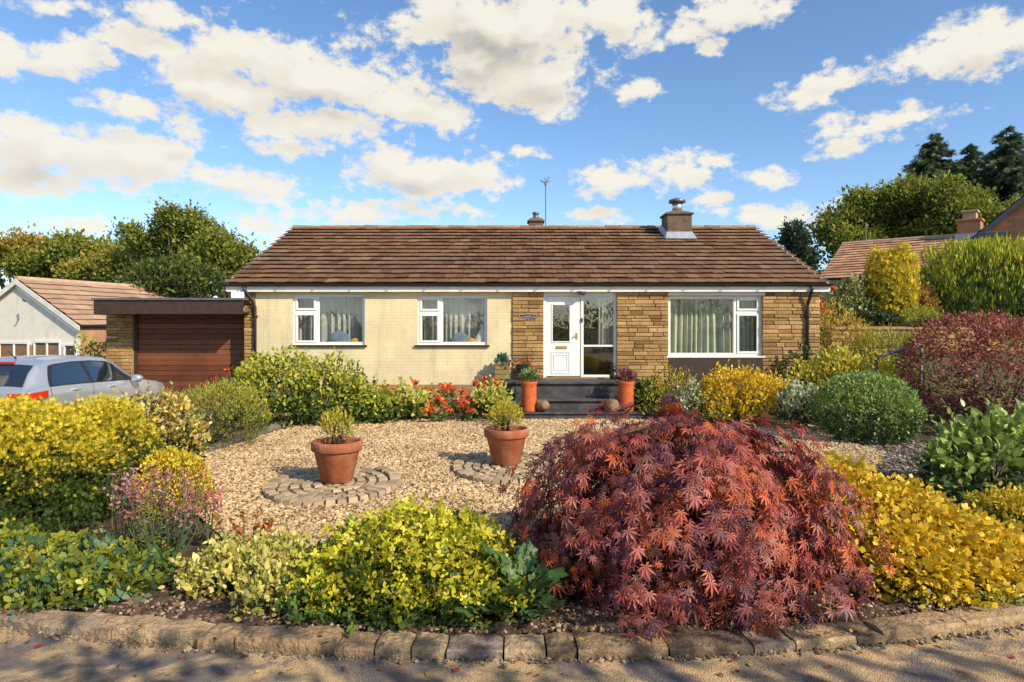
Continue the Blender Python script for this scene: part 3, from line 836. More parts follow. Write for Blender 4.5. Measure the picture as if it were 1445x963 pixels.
def window(key, casement_left, split, ztop_split, gl='glass', big_split=None):
    x0, x1, z0, z1 = WIN[key]
    fy = YF + .055
    w = bpy.data.objects.new('window', None); COL.objects.link(w); w.parent = H; w.location = H_inv
    mb = MB(); f_ = .055; d = .07
    def fr(a, b_, c, d_, t_, y0, y1): mb.box(a, b_, y0, y1, c, c + t_); mb.box(a, b_, y0, y1, d_ - t_, d_); mb.box(a, a + t_, y0, y1, c + t_, d_ - t_); mb.box(b_ - t_, b_, y0, y1, c + t_, d_ - t_)
    fr(x0, x1, z0, z1, f_, fy, fy + d)
    xm = x0 + (x1 - x0) * split
    mb.box(xm - .035, xm + .035, fy + .004, fy + d - .004, z0 + f_, z1 - f_)
    cas = (x0 + f_, xm - .035) if casement_left else (xm + .035, x1 - f_)
    big = (xm + .035, x1 - f_) if casement_left else (x0 + f_, xm - .035)
    zs_ = z0 + (z1 - z0) * ztop_split
    mb.box(cas[0], cas[1], fy + .004, fy + d - .004, zs_ - .035, zs_ + .035)
    fr(cas[0] + .003, cas[1] - .003, zs_ + .038, z1 - f_ - .003, .05, fy - .018, fy + .04)
    fr(cas[0] + .003, cas[1] - .003, z0 + f_ + .003, zs_ - .038, .05, fy - .018, fy + .04)
    fr(big[0] + .002, big[1] - .002, z0 + f_ + .002, z1 - f_ - .002, .014, fy + .01, fy + .05)
    mb.build('frame', M['upvc'], w, bevel=.006)
    g_ = MB()
    for a, b_, c, d_ in ((big[0], big[1], z0 + f_, z1 - f_), (cas[0] + .05, cas[1] - .05, z0 + f_ + .05, zs_ - .085), (cas[0] + .05, cas[1] - .05, zs_ + .085, z1 - f_ - .05)):
        g_.quad((a, fy + .03, c), (b_, fy + .03, c), (b_, fy + .03, d_), (a, fy + .03, d_))
    g_.build('glass', M[gl], w)
    s_ = MB(); s_.box(x0 - .06, x1 + .06, YF - .07, YF + .05, z0 - .045, z0 - .002); s_.build('sill', M['dark_wood'] if key != 'c' else M['white'], w, bevel=.006)
    # gathered curtain
    c_ = MB(); n_ = 260; A = .062; rows = 5; vs = []; r2 = random.Random(ord(key)); ph = [r2.uniform(0, 6) for _ in range(6)]
    for k in range(n_ + 1):
        u = k / n_; x = x0 + f_ + u * (x1 - x0 - 2 * f_)
        for q in range(rows):
            amp = A * (.55 + .45 * q / rows); s1 = x * 43 + math.sin(x * 5 + ph[0]) * 2.4 + .3 * q * math.sin(x * 3 + ph[1])
            vs.append((x, fy + .34 + amp * math.sin(s1) + .012 * math.sin(s1 * 2.3 + ph[2]), z1 - .02 - (z1 - z0 - .04) * q / (rows - 1)))
    c_.add(vs, [(k * rows + q, (k + 1) * rows + q, (k + 1) * rows + q + 1, k * rows + q + 1) for k in range(n_) for q in range(rows - 1)])
    c_.build('curtain', M['curtain_c' if key == 'c' else 'curtain'], w, True)
    return w


M['curtain'] = pmat('net_curtain', [(.32, .33, .31), (.44, .44, .4)], 5, .9, 0)
M['curtain_c'] = pmat('sage_curtain', [(.36, .38, .27), (.48, .5, .37)], 5, .9, 0)
M['glass_clear'] = glass_mat('clear_window_glass', .06)
window('a', True, .335, .655); window('b', True, .335, .655); window('c', False, .725, .73, 'glass_clear')

M['blue_reflection'] = pmat('blue_grey_reflection', [(.12, .17, .24), (.2, .26, .33)], 8, .9, .2)
M['orange_reflection'] = pmat('orange_reflection', [(.6, .22, .03), (.7, .36, .05)], 8, .9, .2)
M['white_reflection'] = pmat('white_reflection', [(.7, .68, .62), (.8, .78, .72)], 8, .9, .2)
def soft(px, py, w, h, name, label, cat, mat, sd_, lean=0.0):  # solid mounds added behind the panes to imitate reflections in them
    rg = np.random.default_rng(sd_); mb = MB(); lf = lump(rg, .07); X0, Z0 = fx(px), fz(py); vs = []; n_, m_ = 20, 9
    for i in range(m_ + 1):
        for k in range(n_):
            th = 6.2832 * k / n_; v = i / m_; r_ = (1 - v ** 2.2) ** .6 + .02
            d = np.array([[math.cos(th), math.sin(th), v]]); q = float(lf(norm(d))[0])
            vs.append((w * r_ * q * math.cos(th) + lean * v * h, .07 * r_ * q * math.sin(th), h * v * q))
    mb.add(vs, [(i * n_ + k, i * n_ + (k + 1) % n_, (i + 1) * n_ + (k + 1) % n_, (i + 1) * n_ + k) for i in range(m_) for k in range(n_)] + [tuple(range(m_ * n_, (m_ + 1) * n_)), tuple(reversed(range(n_)))])
    o = mb.build(name, M[mat], None, True); o.location = (X0, YF + .22, Z0); tag(o, label, cat)
soft(478, 484.5, .26, .3, 'reflection_mound', 'blue grey mound standing for a reflection in the first cream wall window', 'reflection_mound', 'blue_reflection', 1, -.1)
soft(498, 484.5, .13, .12, 'reflection_mound', 'small orange mound standing for a reflection in the first cream wall window', 'reflection_mound', 'orange_reflection', 2)
soft(649, 484.5, .24, .28, 'reflection_mound', 'blue grey mound standing for a reflection in the window nearest the door', 'reflection_mound', 'blue_reflection', 3)
soft(664, 484.5, .14, .13, 'reflection_mound', 'orange mound between blue and white ones, standing for a reflection in the window nearest the door', 'reflection_mound', 'orange_reflection', 4)
soft(676, 484.5, .13, .4, 'reflection_mound', 'white pointed shape standing for a reflection in the corner of the window nearest the door', 'reflection_mound', 'white_reflection', 5, .3)

# entrance: door leaf and tall side light in one white frame
d0, d1, dz0, dz1 = DOOR
dr = bpy.data.objects.new('front_door', None); COL.objects.link(dr); dr.parent = H; dr.location = H_inv
fy = YF + .05; xm = fx(821.5)
mb = MB(); t_ = .075
mb.box(d0, d0 + t_, fy, fy + .09, dz0, dz1); mb.box(d1 - .06, d1, fy, fy + .09, dz0, dz1); mb.box(d0 + t_, d1 - .06, fy, fy + .09, dz1 - .12, dz1)
mb.box(xm - .03, xm + .04, fy, fy + .09, dz0, dz1 - .12); mb.box(xm + .04, d1 - .06, fy, fy + .09, dz0, dz0 + .06)
zt = fz(488.5); mb.box(xm + .04, d1 - .06, fy + .003, fy + .085, zt - .025, zt + .025)
mb.build('door_frame', M['upvc'], dr, bevel=.008)
mb = MB(); lx0, lx1, lz0, lz1 = d0 + t_ + .006, xm - .036, dz0 + .03, dz1 - .127
gx0, gx1, gz0, gz1 = fx(780), fx(804), fz(482), fz(430.5)
y0, y1 = fy + .02, fy + .065
mb.box(lx0, gx0, y0, y1, lz0, lz1); mb.box(gx1, lx1, y0, y1, lz0, lz1); mb.box(gx0, gx1, y0, y1, gz1, lz1); mb.box(gx0, gx1, y0, y1, lz0, gz0)
def rim(a, b_, c, d, w, yo): mb.box(a, b_, y0 - yo, y0 - .001, c, c + w); mb.box(a, b_, y0 - yo, y0 - .001, d - w, d); mb.box(a, a + w, y0 - yo, y0 - .001, c + w, d - w); mb.box(b_ - w, b_, y0 - yo, y0 - .001, c + w, d - w)
rim(gx0 - .03, gx1 + .03, gz0 - .03, gz1 + .03, .032, .016)
rim(fx(778), fx(805), fz(528), fz(496.5), .03, .014); rim(fx(781.5), fx(801.5), fz(523.5), fz(501), .02, .012)
mb.build('door_leaf', M['upvc'], dr, bevel=.005)
mb = MB(); mb.quad((gx0, y0 + .02, gz0), (gx1, y0 + .02, gz0), (gx1, y0 + .02, gz1), (gx0, y0 + .02, gz1)); mb.build('door_glass', M['glass_dark'], dr)
mb = MB()
for a, b_ in ((dz0 + .06, zt - .025), (zt + .025, dz1 - .12)): mb.quad((xm + .04, fy + .04, a), (d1 - .06, fy + .04, a), (d1 - .06, fy + .04, b_), (xm + .04, fy + .04, b_))
mb.build('side_glass', M['glass_dark'], dr)
mb = MB(); vs = []; n_ = 60
for k in range(n_ + 1):
    x = xm + .04 + (d1 - .06 - xm - .04) * (.5 + .5 * k / n_)
    for q in range(2): vs.append((x, fy + .16 + .025 * math.sin(x * 75), dz1 - .13 - q * (dz1 - .13 - zt)))
mb.add(vs, [(2 * k, 2 * k + 2, 2 * k + 3, 2 * k + 1) for k in range(n_)]); mb.build('curtain', M['curtain'], dr, True)
mb = MB(); mb.box(fx(785), fx(800.5), y0 - .018, y0 - .001, fz(492.5), fz(488.5)); mb.box(fx(786.5), fx(799), y0 - .026, y0 - .019, fz(491.6), fz(489.4)); mb.build('letter_plate', M['brass'], dr, bevel=.003)
mb = MB(); hx = fx(814); mb.box(hx - .02, hx + .025, y0 - .012, y0 - .001, fz(479), fz(470)); mb.tube([(hx, y0 - .012, fz(474)), (hx, y0 - .05, fz(474)), (hx - .1, y0 - .055, fz(474.5))], .011, 8); mb.build('door_handle', M['brass'], dr, bevel=.003)
mb = MB(); mb.box(fx(769), fx(869), YF - .06, YF + .05, fz(535.2), fz(533)); mb.build('threshold', pmat('oak_threshold', [(.25, .13, .05), (.36, .2, .09)], 12, .6, .2), dr)
mb = MB(); mb.box(xm - .018, xm + .02, fy - .022, fy - .001, fz(455), fz(449)); mb.lathe([(.012, 0), (.012, .006)], 12, c=(xm, fy - .024, fz(452)))
loc(mb.build('doorbell', M['black'], H, bevel=.004))
# porch lamp under the fascia
mb = MB(); mb.lathe([(.02, -.075), (.07, -.062), (.11, -.03), (.125, .0), (.125, .02)], 20, c=(fx(820), YF - .13, ZT - .035)); loc(mb.build('porch_lamp', M['grey_metal'], H, True))
# house name plate: dark oval with a pale line and illegible pale lettering
mb = MB(); pcx, pcz, pw, ph_ = fx(745), fz(446.5), .235, .062
def oval(w, h, y, k=28):
    pts = []
    for q in range(k):
        th_ = 6.2832 * q / k; c_, s_ = math.cos(th_), math.sin(th_)
        pts.append((pcx + w * math.copysign(abs(c_) ** .55, c_), y, pcz + h * math.copysign(abs(s_) ** .8, s_)))
    return pts
YS = YF - .065
o1, o2 = oval(pw, ph_, YS), oval(pw, ph_, YS + .02)
mb.add(o1 + o2, [tuple(range(28))] + [(q, q + 28, (q + 1) % 28 + 28, (q + 1) % 28) for q in range(28)])
npl = loc(mb.build('name_plate', M['dark_wood'], H))
mb = MB(); o3 = oval(pw - .018, ph_ - .014, YS - .002); mb.tube([Vector(p) for p in o3] + [Vector(o3[0])], .004, 5)
x = pcx - .15
while x < pcx + .15:
    h = rh.choice([.02, .028, .034]); mb.tube([(x, YS - .003, pcz - .014), (x + .007, YS - .003, pcz - .014 + h), (x + .018, YS - .003, pcz - .012), (x + .026, YS - .003, pcz - .004)], .0038, 5); x += rh.choice([.028, .032, .045])
nl = mb.build('lettering', M['white'], npl)

# eaves, gutter, roof
YE, ZE = 16.5, 3.11
EX0, EX1 = -6.95, 7.72
mb = MB(); mb.box(EX0 + .03, EX1 - .03, YE + .0, YE + .025, 2.905, 3.06); loc(mb.build('fascia', M['white'], H))
mb = MB(); mb.box(EX0 + .03, EX1 - .03, YE + .027, YF + .1, 2.935, 2.95); loc(mb.build('soffit', M['white'], H))
mb = MB(); n_ = 9; prof = [(-.058 * math.cos(math.pi * k / (n_ - 1)), -.062 * math.sin(math.pi * k / (n_ - 1))) for k in range(n_)]
prof2 = [(a * .9, b_ * .9 + .003) for a, b_ in reversed(prof)]
full = prof + prof2; yg, zg = YE - .06, 3.095
vs = [(EX0 - .03, yg + a, zg + b_) for a, b_ in full] + [(EX1 + .03, yg + a, zg + b_) for a, b_ in full]; k_ = len(full)
mb.add(vs, [(q, q + k_, (q + 1) % k_ + k_, (q + 1) % k_) for q in range(k_)] + [tuple(range(k_)), tuple(reversed(range(k_, 2 * k_)))])
x = EX0 + .4
while x < EX1: mb.box(x, x + .03, yg - .062, yg + .06, zg - .068, zg - .045); x += .9
loc(mb.build('gutter', M['black'], H))
for px_, px2 in ((345.5, 362), (1145, 1137)):
    g0 = (px_ - 722.5) / 58.2; g1 = fx(px2); yw = YF - .1
    mb = MB(); mb.tube([(g0, yg, zg - .05), (g0, yg, zg - .14), (g0 + (g1 - g0) * .2, yg + .02, zg - .2), (g1 - (g1 - g0) * .15, yw - .02, zg - .46), (g1, yw, zg - .56), (g1, yw, .05)], .038, 10)
    for zc in (2.3, 1.4, .6): mb.box(g1 - .055, g1 + .055, yw - .045, YF - .03, zc, zc + .035)
    loc(mb.build('downpipe', M['black'], H, True))
sl_len = math.hypot(YR - YE, zr - ZE); sd = Vector((0, YR - YE, zr - ZE))
mb = MB(); roof_tiles(mb, (EX0, YE - .04, ZE - .02), (1, 0, 0), sd, EX1 - EX0, sl_len, 15, .3, .052, rh)
sd2 = Vector((0, -(YR - YE), zr - ZE)); roof_tiles(mb, (EX0, 2 * YR - YE + .04, ZE - .02), (1, 0, 0), sd2, EX1 - EX0, sl_len, 15, .3, .052, rh)
k0 = len(mb.f)
mb.add([(EX0 + .02, YE, ZE - .03), (EX1 - .02, YE, ZE - .03), (EX1 - .02, YR, zr - .03), (EX0 + .02, YR, zr - .03), (EX0 + .02, 2 * YR - YE, ZE - .03), (EX1 - .02, 2 * YR - YE, ZE - .03)], [(0, 1, 2, 3), (3, 2, 5, 4)], 1)
roof = loc(mb.build('roof', [M['tile'], M['dark_wood']], H))
mb = MB(); x = EX0
while x < EX1 - .05:
    l = min(.45, EX1 - x); r_ = .115 + rh.uniform(-.006, .006); dz = rh.uniform(-.006, .006); n_ = 8
    sec = [(YR - r_ * math.cos(math.pi * k / n_), zr - .05 + dz + r_ * math.sin(math.pi * k / n_)) for k in range(n_ + 1)]
    vs = [(x + .006, a, b_) for a, b_ in sec] + [(x + l - .006, a, b_ - .012) for a, b_ in sec]; k_ = n_ + 1
    mb.add(vs, [(q, q + 1, q + 1 + k_, q + k_) for q in range(n_)] + [tuple(reversed(range(k_))), tuple(range(k_, 2 * k_))]); x += l
mb.build('ridge_tiles', M['ridge'], roof)
for xx in (EX0 + .0, EX1 - .025):
    mb = MB(); 
    for sgn in (1, -1):
        ya, yb = (YE, YR) if sgn > 0 else (2 * YR - YE, YR)
        mb.add([(xx, ya, ZE - .19), (xx + .025, ya, ZE - .19), (xx + .025, ya, ZE - .025), (xx, ya, ZE - .025), (xx, yb, zr - .21), (xx + .025, yb, zr - .21), (xx + .025, yb, zr - .025), (xx, yb, zr - .025)],
               [(0, 1, 2, 3), (4, 7, 6, 5), (0, 4, 5, 1), (1, 5, 6, 2), (3, 2, 6, 7), (0, 3, 7, 4)])
    loc(mb.build('bargeboard', M['white'], H))

M['brick_cap'] = pmat('weathered_mortar', [(.12, .085, .05), (.2, .14, .085)], 14, .95, .5)
# chimneys and aerial
slope = (zr - ZE) / (YR - YE)
def chimney(xc, w, y0, dpt, zt, zb, cowl):
    mb = MB(); mb.box(xc - w / 2, xc + w / 2, y0, y0 + dpt, zb, zt)
    st = mb
    mb.box(xc - w / 2 - .05, xc + w / 2 + .05, y0 - .05, y0 + dpt + .05, zt + .002, zt + .06)
    c_ = loc(mb.build('chimney', M['brick_dark'], H, bevel=.012))
    mb = MB(); e = .06; z_ = zt + .062
    mb.add([(xc - w / 2 - .02, y0 - .02, z_), (xc + w / 2 + .02, y0 - .02, z_), (xc + w / 2 + .02, y0 + dpt + .02, z_), (xc - w / 2 - .02, y0 + dpt + .02, z_),
            (xc - .18, y0 + dpt / 2 - .18, z_ + .09), (xc + .18, y0 + dpt / 2 - .18, z_ + .09), (xc + .18, y0 + dpt / 2 + .18, z_ + .09), (xc - .18, y0 + dpt / 2 + .18, z_ + .09)],
           [(4, 5, 6, 7), (0, 1, 5, 4), (1, 2, 6, 5), (2, 3, 7, 6), (3, 0, 4, 7)])
    mb.build('mortar_cap', M['brick_cap'], c_)
    return c_, z_ + .09
yc = 20.35; zc0 = ZE + slope * (yc - YE)
cx_ = (959 - 722.5) / F * yc
ch, zc = chimney(cx_, .74, yc, .78, HC + (460 - 303) / F * yc, zc0 - .3, True)
mb = MB(); mb.lathe([(.15, 0), (.15, .26)], 20, c=(cx_ + .02, yc + .39, zc)); mb.build('flue', M['steel'], ch, True)
mb = MB(); mb.lathe([(.22, .262), (.25, .27), (.25, .35), (.1, .4), (.02, .41)], 20, c=(cx_ + .02, yc + .39, zc)); mb.build('cowl', M['grey_metal'], ch, True)
mb = MB(); w = .74 / 2
f0, f1 = (yc, zc0), (yc - .2, ZE + slope * (yc - .2 - YE) + .055)
mb.add([(cx_ - w - .01, yc - .012, zc0 + .2), (cx_ + w + .01, yc - .012, zc0 + .2), (cx_ + w + .1, f1[0], f1[1]), (cx_ - w - .1, f1[0], f1[1])], [(0, 3, 2, 1)])
for s in (-1, 1):
    xa, xb = cx_ + s * (w + .012), cx_ + s * (w + .1)
    mb.add([(xa, yc - .012, zc0 + .2), (xb, f1[0], f1[1]), (xb, yc + .8, ZE + slope * (yc + .8 - YE) + .055), (xa, yc + .8, ZE + slope * (yc + .8 - YE) + .2)], [(0, 1, 2, 3) if s > 0 else (0, 3, 2, 1)])
mb.build('flashing', M['lead'], ch)
y2 = 23.6; cx2 = (756.5 - 722.5) / F * y2
c2, z2 = chimney(cx2, .5, y2, .55, HC + (460 - 313) / F * y2, 3.8, False)
mb = MB(); mb.lathe([(.13, 0), (.1, .05), (.09, .13), (.12, .15), (.12, .2), (.09, .22)], 16, c=(cx2, y2 + .27, z2)); mb.build('chimney_pot', M['grey_metal'], c2, True)
ya = 22.0; xa = (770 - 722.5) / F * ya; za = HC + (460 - 249) / F * ya
mb = MB(); mb.tube([(xa, ya, 4.9), (xa, ya, za - .25)], .017, 6); mb.tube([(xa, ya, za - .3), (xa, ya, za - .2)], .04, 8)
for k in range(9):
    th_ = k * 6.2832 / 9 + .2; el_ = rh.uniform(.15, .95); l = rh.uniform(.16, .26)
    mb.tube([(xa, ya, za - .22), (xa + l * math.cos(th_) * math.cos(el_), ya + l * math.sin(th_) * math.cos(el_), za - .22 + l * math.sin(el_))], .0075, 5)
loc(mb.build('television_aerial', M['grey_metal'], H))

# steps up to the door
stp = empty('entrance_steps', (fx(797), YF, 0), label='dark slate steps and landing below the white front door', cat='steps')
def sloc(o, c=(fx(797), YF, 0)): o.location = -Vector(c); return o
mb = MB(); mb.box(fx(699), fx(897), 15.72, YF - .06, -.1, .725); sloc(mb.build('landing', M['slate'], stp, bevel=.015))
mb = MB(); mb.box(fx(695), fx(901), 15.66, YF - .062, .727, .79); sloc(mb.build('landing_slab', M['slate'], stp, bevel=.02))
mb = MB(); mb.box(fx(748), fx(890), 15.36, 15.715, -.1, .37); mb.box(fx(745), fx(893), 15.3, 15.712, .372, .425); sloc(mb.build('step', M['slate'], stp, bevel=.018))
mb = MB(); mb.box(fx(730), fx(905), 14.98, 15.295, -.1, .13); mb.box(fx(727), fx(908), 14.94, 15.292, .132, .175); sloc(mb.build('step', M['slate'], stp, bevel=.018))

# ------------------------------------------------------------------ garage
gr = empty('garage', (-8.6, 16.9, 0), label='flat roofed garage with dark reddish plank door beside the bungalow', cat='garage')
def gloc(o): o.location = (8.6, -16.9, 0); return o
Yg = 17.0
gxf = lambda px, Y=Yg: (px - 722.5) / F * Y
mb = MB(); mb.box(gxf(150), gxf(187), Yg + .012, Yg + .4, -.1, 2.5); k0 = len(mb.f); stone_blocks(mb, gxf(150), gxf(187), -.1, 2.35, Yg + .012, rh, lens=(.18, .42))
mb.mi = [0] * k0 + [1] * (len(mb.f) - k0); gloc(mb.build('stone_pillar', [M['mortar'], M['stone']], gr))
pw_ = pmat('stained_plank', [(.07, .022, .011), (.115, .036, .016), (.16, .058, .026)], 3, .55, .3, 40)
mb = MB(); z = .03
while z < 2.4:
    mb.box(gxf(189), XL - .02, Yg + .12 + rh.uniform(-.004, .004), Yg + .16, z, z + .125); z += .132
gloc(mb.build('plank_door', island_mat('plank', [(0, (.1, .032, .014)), (.5, (.16, .052, .022)), (1, (.22, .082, .036))], .5, .4, 30, .35), gr, bevel=.006))
mb = MB(); mb.box(gxf(187.2), gxf(189) + .04, Yg + .06, Yg + .2, 0, 2.4); gloc(mb.build('door_post', M['dark_wood'], gr))
mb = MB(); yq = 16.15; x0_, x1_ = (132 - 722.5) / F * yq, XL + .175
mb.box(x0_, x1_, yq, yq + .04, 2.36, 2.69); mb.box(x0_, x0_ + .04, yq + .042, 22.8, 2.36, 2.69); gloc(mb.build('fascia', M['dark_wood'], gr))
mb = MB(); mb.box(x0_ - .03, x1_, yq - .04, YF - .07, 2.692, 2.74); mb.box(x0_ - .03, XL - .003, YF - .069, 22.9, 2.692, 2.74); mb.box(x0_ + .042, x1_, yq + .042, YF - .08, 2.4, 2.44); mb.box(x0_ + .042, XL - .003, YF - .079, 22.8, 2.4, 2.44); gloc(mb.build('flat_roof', M['grey_metal'], gr))
mb = MB(); mb.box(gxf(150), gxf(150) + .2, Yg + .402, 22.6, -.1, 2.39); mb.box(gxf(150) + .2, XL - .02, 22.4, 22.6, -.1, 2.39); gloc(mb.build('side_wall', brick_mat('garage_brick', (.4, .25, .11), (.46, .3, .14), (.36, .28, .17)), gr))

# ------------------------------------------------------------------ neighbouring houses
def frame_window(parent, x0, x1, z0, z1, y, bars=1, mat='upvc', glass='glass'):
    """window on a wall facing local -Y; frame with its pane"""
    mb = MB(); f_ = .06
    mb.box(x0, x1, y - .03, y + .03, z0, z0 + f_); mb.box(x0, x1, y - .03, y + .03, z1 - f_, z1); mb.box(x0, x0 + f_, y - .03, y + .03, z0 + f_, z1 - f_); mb.box(x1 - f_, x1, y - .03, y + .03, z0 + f_, z1 - f_)
    for k in range(bars): xm_ = x0 + (x1 - x0) * (k + 1) / (bars + 1); mb.box(xm_ - .03, xm_ + .03, y - .028, y + .028, z0 + f_, z1 - f_)
    w = mb.build('window', M[mat], parent)
    g_ = MB(); g_.quad((x0 + f_, y, z0 + f_), (x1 - f_, y, z0 + f_), (x1 - f_, y, z1 - f_), (x0 + f_, y, z1 - f_)); g_.build('pane', M[glass], w)
    b_ = MB(); b_.box(x0, x1, y + .035, y + .06, z0, z1); b_.build('dim_room_plate', M['room_dark'], w)  # dark plate behind the pane, painted as the unlit room
    return w


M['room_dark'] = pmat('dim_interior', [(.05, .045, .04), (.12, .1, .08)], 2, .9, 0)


def house(name, label, loc_, rz, halfw, length, eave, ridge, wall, side, tile, seed, over=.35, rows=13, gable_front=True, tw=.33, th=.03):
    """gable house: local x across the gable, local y along the ridge away from the front gable; eave and ridge are heights"""
    h = empty(name, loc_, rz, label=label, cat='house'); r2 = random.Random(seed)
    mb = MB(); w = halfw; rise = ridge - eave; zz = lambda x: ridge - rise * abs(x) / w
    mb.add([(-w, 0, -1.5), (w, 0, -1.5), (w, 0, eave - .06), (0, 0, ridge - .1), (-w, 0, eave - .06)], [(0, 1, 2, 3, 4)]); mb.build('gable_wall', wall, h); mb = MB()
    mb.add([(-w, length, -1.5), (w, length, -1.5), (w, length, eave - .06), (0, length, ridge - .1), (-w, length, eave - .06)], [(4, 3, 2, 1, 0)])
    mb.build('gable_wall', wall, h)
    mb = MB(); mb.quad((w, 0.002, -1.5), (w, length - .002, -1.5), (w, length - .002, eave - .06), (w, .002, eave - .06)); mb.build('side_wall', side, h); mb = MB(); mb.quad((-w, length - .002, -1.5), (-w, .002, -1.5), (-w, .002, eave - .06), (-w, length - .002, eave - .06)); mb.build('side_wall', side, h)
    mb = MB(); k = math.hypot(w, rise); ov = over
    for s in (1, -1):
        sdv = Vector((-s * w, 0, rise)).normalized(); base = Vector((s * w, -over, eave)) - sdv * ov
        roof_tiles(mb, base, (0, 1, 0), sdv, length + 2 * over, k + ov, rows, tw, th, r2)
    k0 = len(mb.f)
    for s in (1, -1):
        sdv = Vector((-s * w, 0, rise)).normalized(); b0 = Vector((s * w, -over + .01, eave - .02)) - sdv * ov; b1 = Vector((0, -over + .01, ridge - .02)); e = Vector((0, length + 2 * over - .02, 0))
        mb.add([b0, b1, b1 + e, b0 + e], [(0, 1, 2, 3)], 1)
    rf = mb.build('roof', [tile, M['dark_wood']], h)
    mb = MB(); mb.tube([(0, -over, ridge + .0), (0, length + over, ridge + .0)], .11, 10); mb.build('ridge_tiles', M['ridge_pale'], rf)
    for s in (1, -1):
        sdv = Vector((-s * w, 0, rise)).normalized(); b0 = Vector((s * w, -over - .03, eave)) - sdv * ov; b1 = Vector((0, -over - .03, ridge))
        mb = MB(); d = Vector((0, 0, -.2)); y = Vector((0, .028, 0)); up = Vector((0, 0, -.015))
        a, c = b0 + up, b1 + up
        mb.add([a, c, c + d, a + d, a + y, c + y, c + d + y, a + d + y], [(0, 1, 2, 3), (7, 6, 5, 4), (0, 4, 5, 1), (2, 6, 7, 3), (0, 3, 7, 4), (1, 5, 6, 2)])
        mb.build('bargeboard', M['white'] if gable_front else M['lead_dark'], h)
        mb = MB(); xg = (s * (w + .02), b0.z - .02); mb.tube([(b0.x, -over, b0.z - .0), (b0.x, length + over, b0.z - .0)], .055, 8); mb.build('gutter', M['black'] if s > 0 else M['grey_metal'], h)
    return h


M['ridge_pale'] = pmat('pale_ridge_tile', [(.4, .27, .18), (.52, .37, .26)], 5, .85, .4)
M['lead_dark'] = pmat('dark_slate_verge', [(.07, .075, .085), (.14, .145, .16)], 5, .7, .3)
# left: white gable turned towards the drive
A = P(28, 402, 26.0); phi = R(74)
dv = Vector((math.cos(phi), math.sin(phi), 0))
hw_ = 2.95; gz_ = -.5
nb_ = house('neighbour_bungalow', 'white gabled bungalow with pale tiled roof behind the silver car', (A.x, A.y, gz_), phi - math.pi / 2, hw_, 9.6, HC - gz_ + .08, A.z - gz_ + .22, M['white_brick'], M['red_brick'], M['tile_pale'], 4, over=.15, rows=9, tw=.6, th=.05)
# local x = across gable (right-front positive), front gable at y = 0
mb = MB(); mb.box(-hw_ + .1, hw_ - 1.0, -.03, -.003, -1, 1.85); mb.build('brick_band', M['red_brick'], nb_)
frame_window(nb_, .75, 2.05, .1, 2.0, -.045, 1)
frame_window(nb_, -1.7, .5, .5, 1.95, -.045, 2)
frame_window(nb_, 2.2, 2.8, .4, 1.9, -.04, 0)
mb = MB(); mb.tube([(.6, -.35, 3.55), (.85, -.45, 3.48), (1.0, -.6, 3.5)], .03, 6); mb.build('security_light', M['black'], nb_)
mb = MB(); mb.lathe([(.16, 0), (.18, .02), (.14, .1)], 14); o = mb.build('wall_lamp', M['black'], nb_); o.location = (hw_ + .02, 1.2, 1.9); o.rotation_euler = (0, R(90), 0)

# right: long low house with orange roof, beyond the garden
P0 = P(1190, 345, 33.0)
d_ = Vector((.75, -.66, 0)).normalized(); th_ = math.atan2(d_.y, d_.x)
gz2 = 1.9
hb = house('long_bungalow', 'long low house with orange tiled roof beyond the golden upright yew', (P0.x, P0.y, gz2), th_ - math.pi / 2, 3.55, 9.5, HC + 67 / F * 30.0 - gz2, P0.z - gz2, M['brick_tan'] if 'brick_tan' in M else brick_mat('tan_brick', (.42, .27, .13), (.5, .33, .17), (.38, .3, .2)),
           brick_mat('tan_brick_side', (.42, .26, .12), (.5, .32, .16), (.38, .3, .2)), M['tile_orange'], 9, over=.05, rows=14, tw=.4, th=.04)
# its camera-facing long side is local -x; windows there need a turned holder
def side_window(h, y0, y1, z0, z1, x):
    w = frame_window(h, -y1, -y0, z0, z1, 0, 0); w.location = (x, 0, 0); w.rotation_euler = (0, 0, R(-90))
    return w
side_window(hb, 4.15, 4.95, 1.05, 2.0, -3.6)
side_window(hb, .3, 1.9, .9, 2.0, -3.6)
def lateral(h, y, w, zb, zt, mat, name='chimney'):
    mb = MB(); mb.box(-w / 2, w / 2, y - w / 2, y + w / 2, zb, zt); mb.box(-w / 2 - .06, w / 2 + .06, y - w / 2 - .06, y + w / 2 + .06, zt + .002, zt + .1)
    return mb.build(name, mat, h, bevel=.02)
rzl = P0.z - gz2
c3 = lateral(hb, 5.15, .85, rzl - .6, rzl + .55, M['red_brick'])
mb = MB(); mb.box(-.25, .25, 4.9, 5.4, rzl + .66, rzl + .95); mb.box(-.32, .32, 4.83, 5.47, rzl + .952, rzl + 1.04); mb.build('chimney_pot', pmat('buff_pot', [(.4, .3, .18), (.5, .4, .25)], 6, .8, .3), c3, bevel=.02)
mb = MB(); mb.box(-.5, .5, 4.65, 5.65, rzl - .2, rzl + .02); mb.build('flashing', M['lead'], c3)
mb = MB(); mb.tube([(0, 1.0, rzl), (0, 1.0, rzl + .95)], .025, 6); mb.tube([(-.15, 1.0, rzl + .9), (.15, 1.0, rzl + .92)], .015, 5); mb.build('vent_pipe', M['grey_metal'], hb)

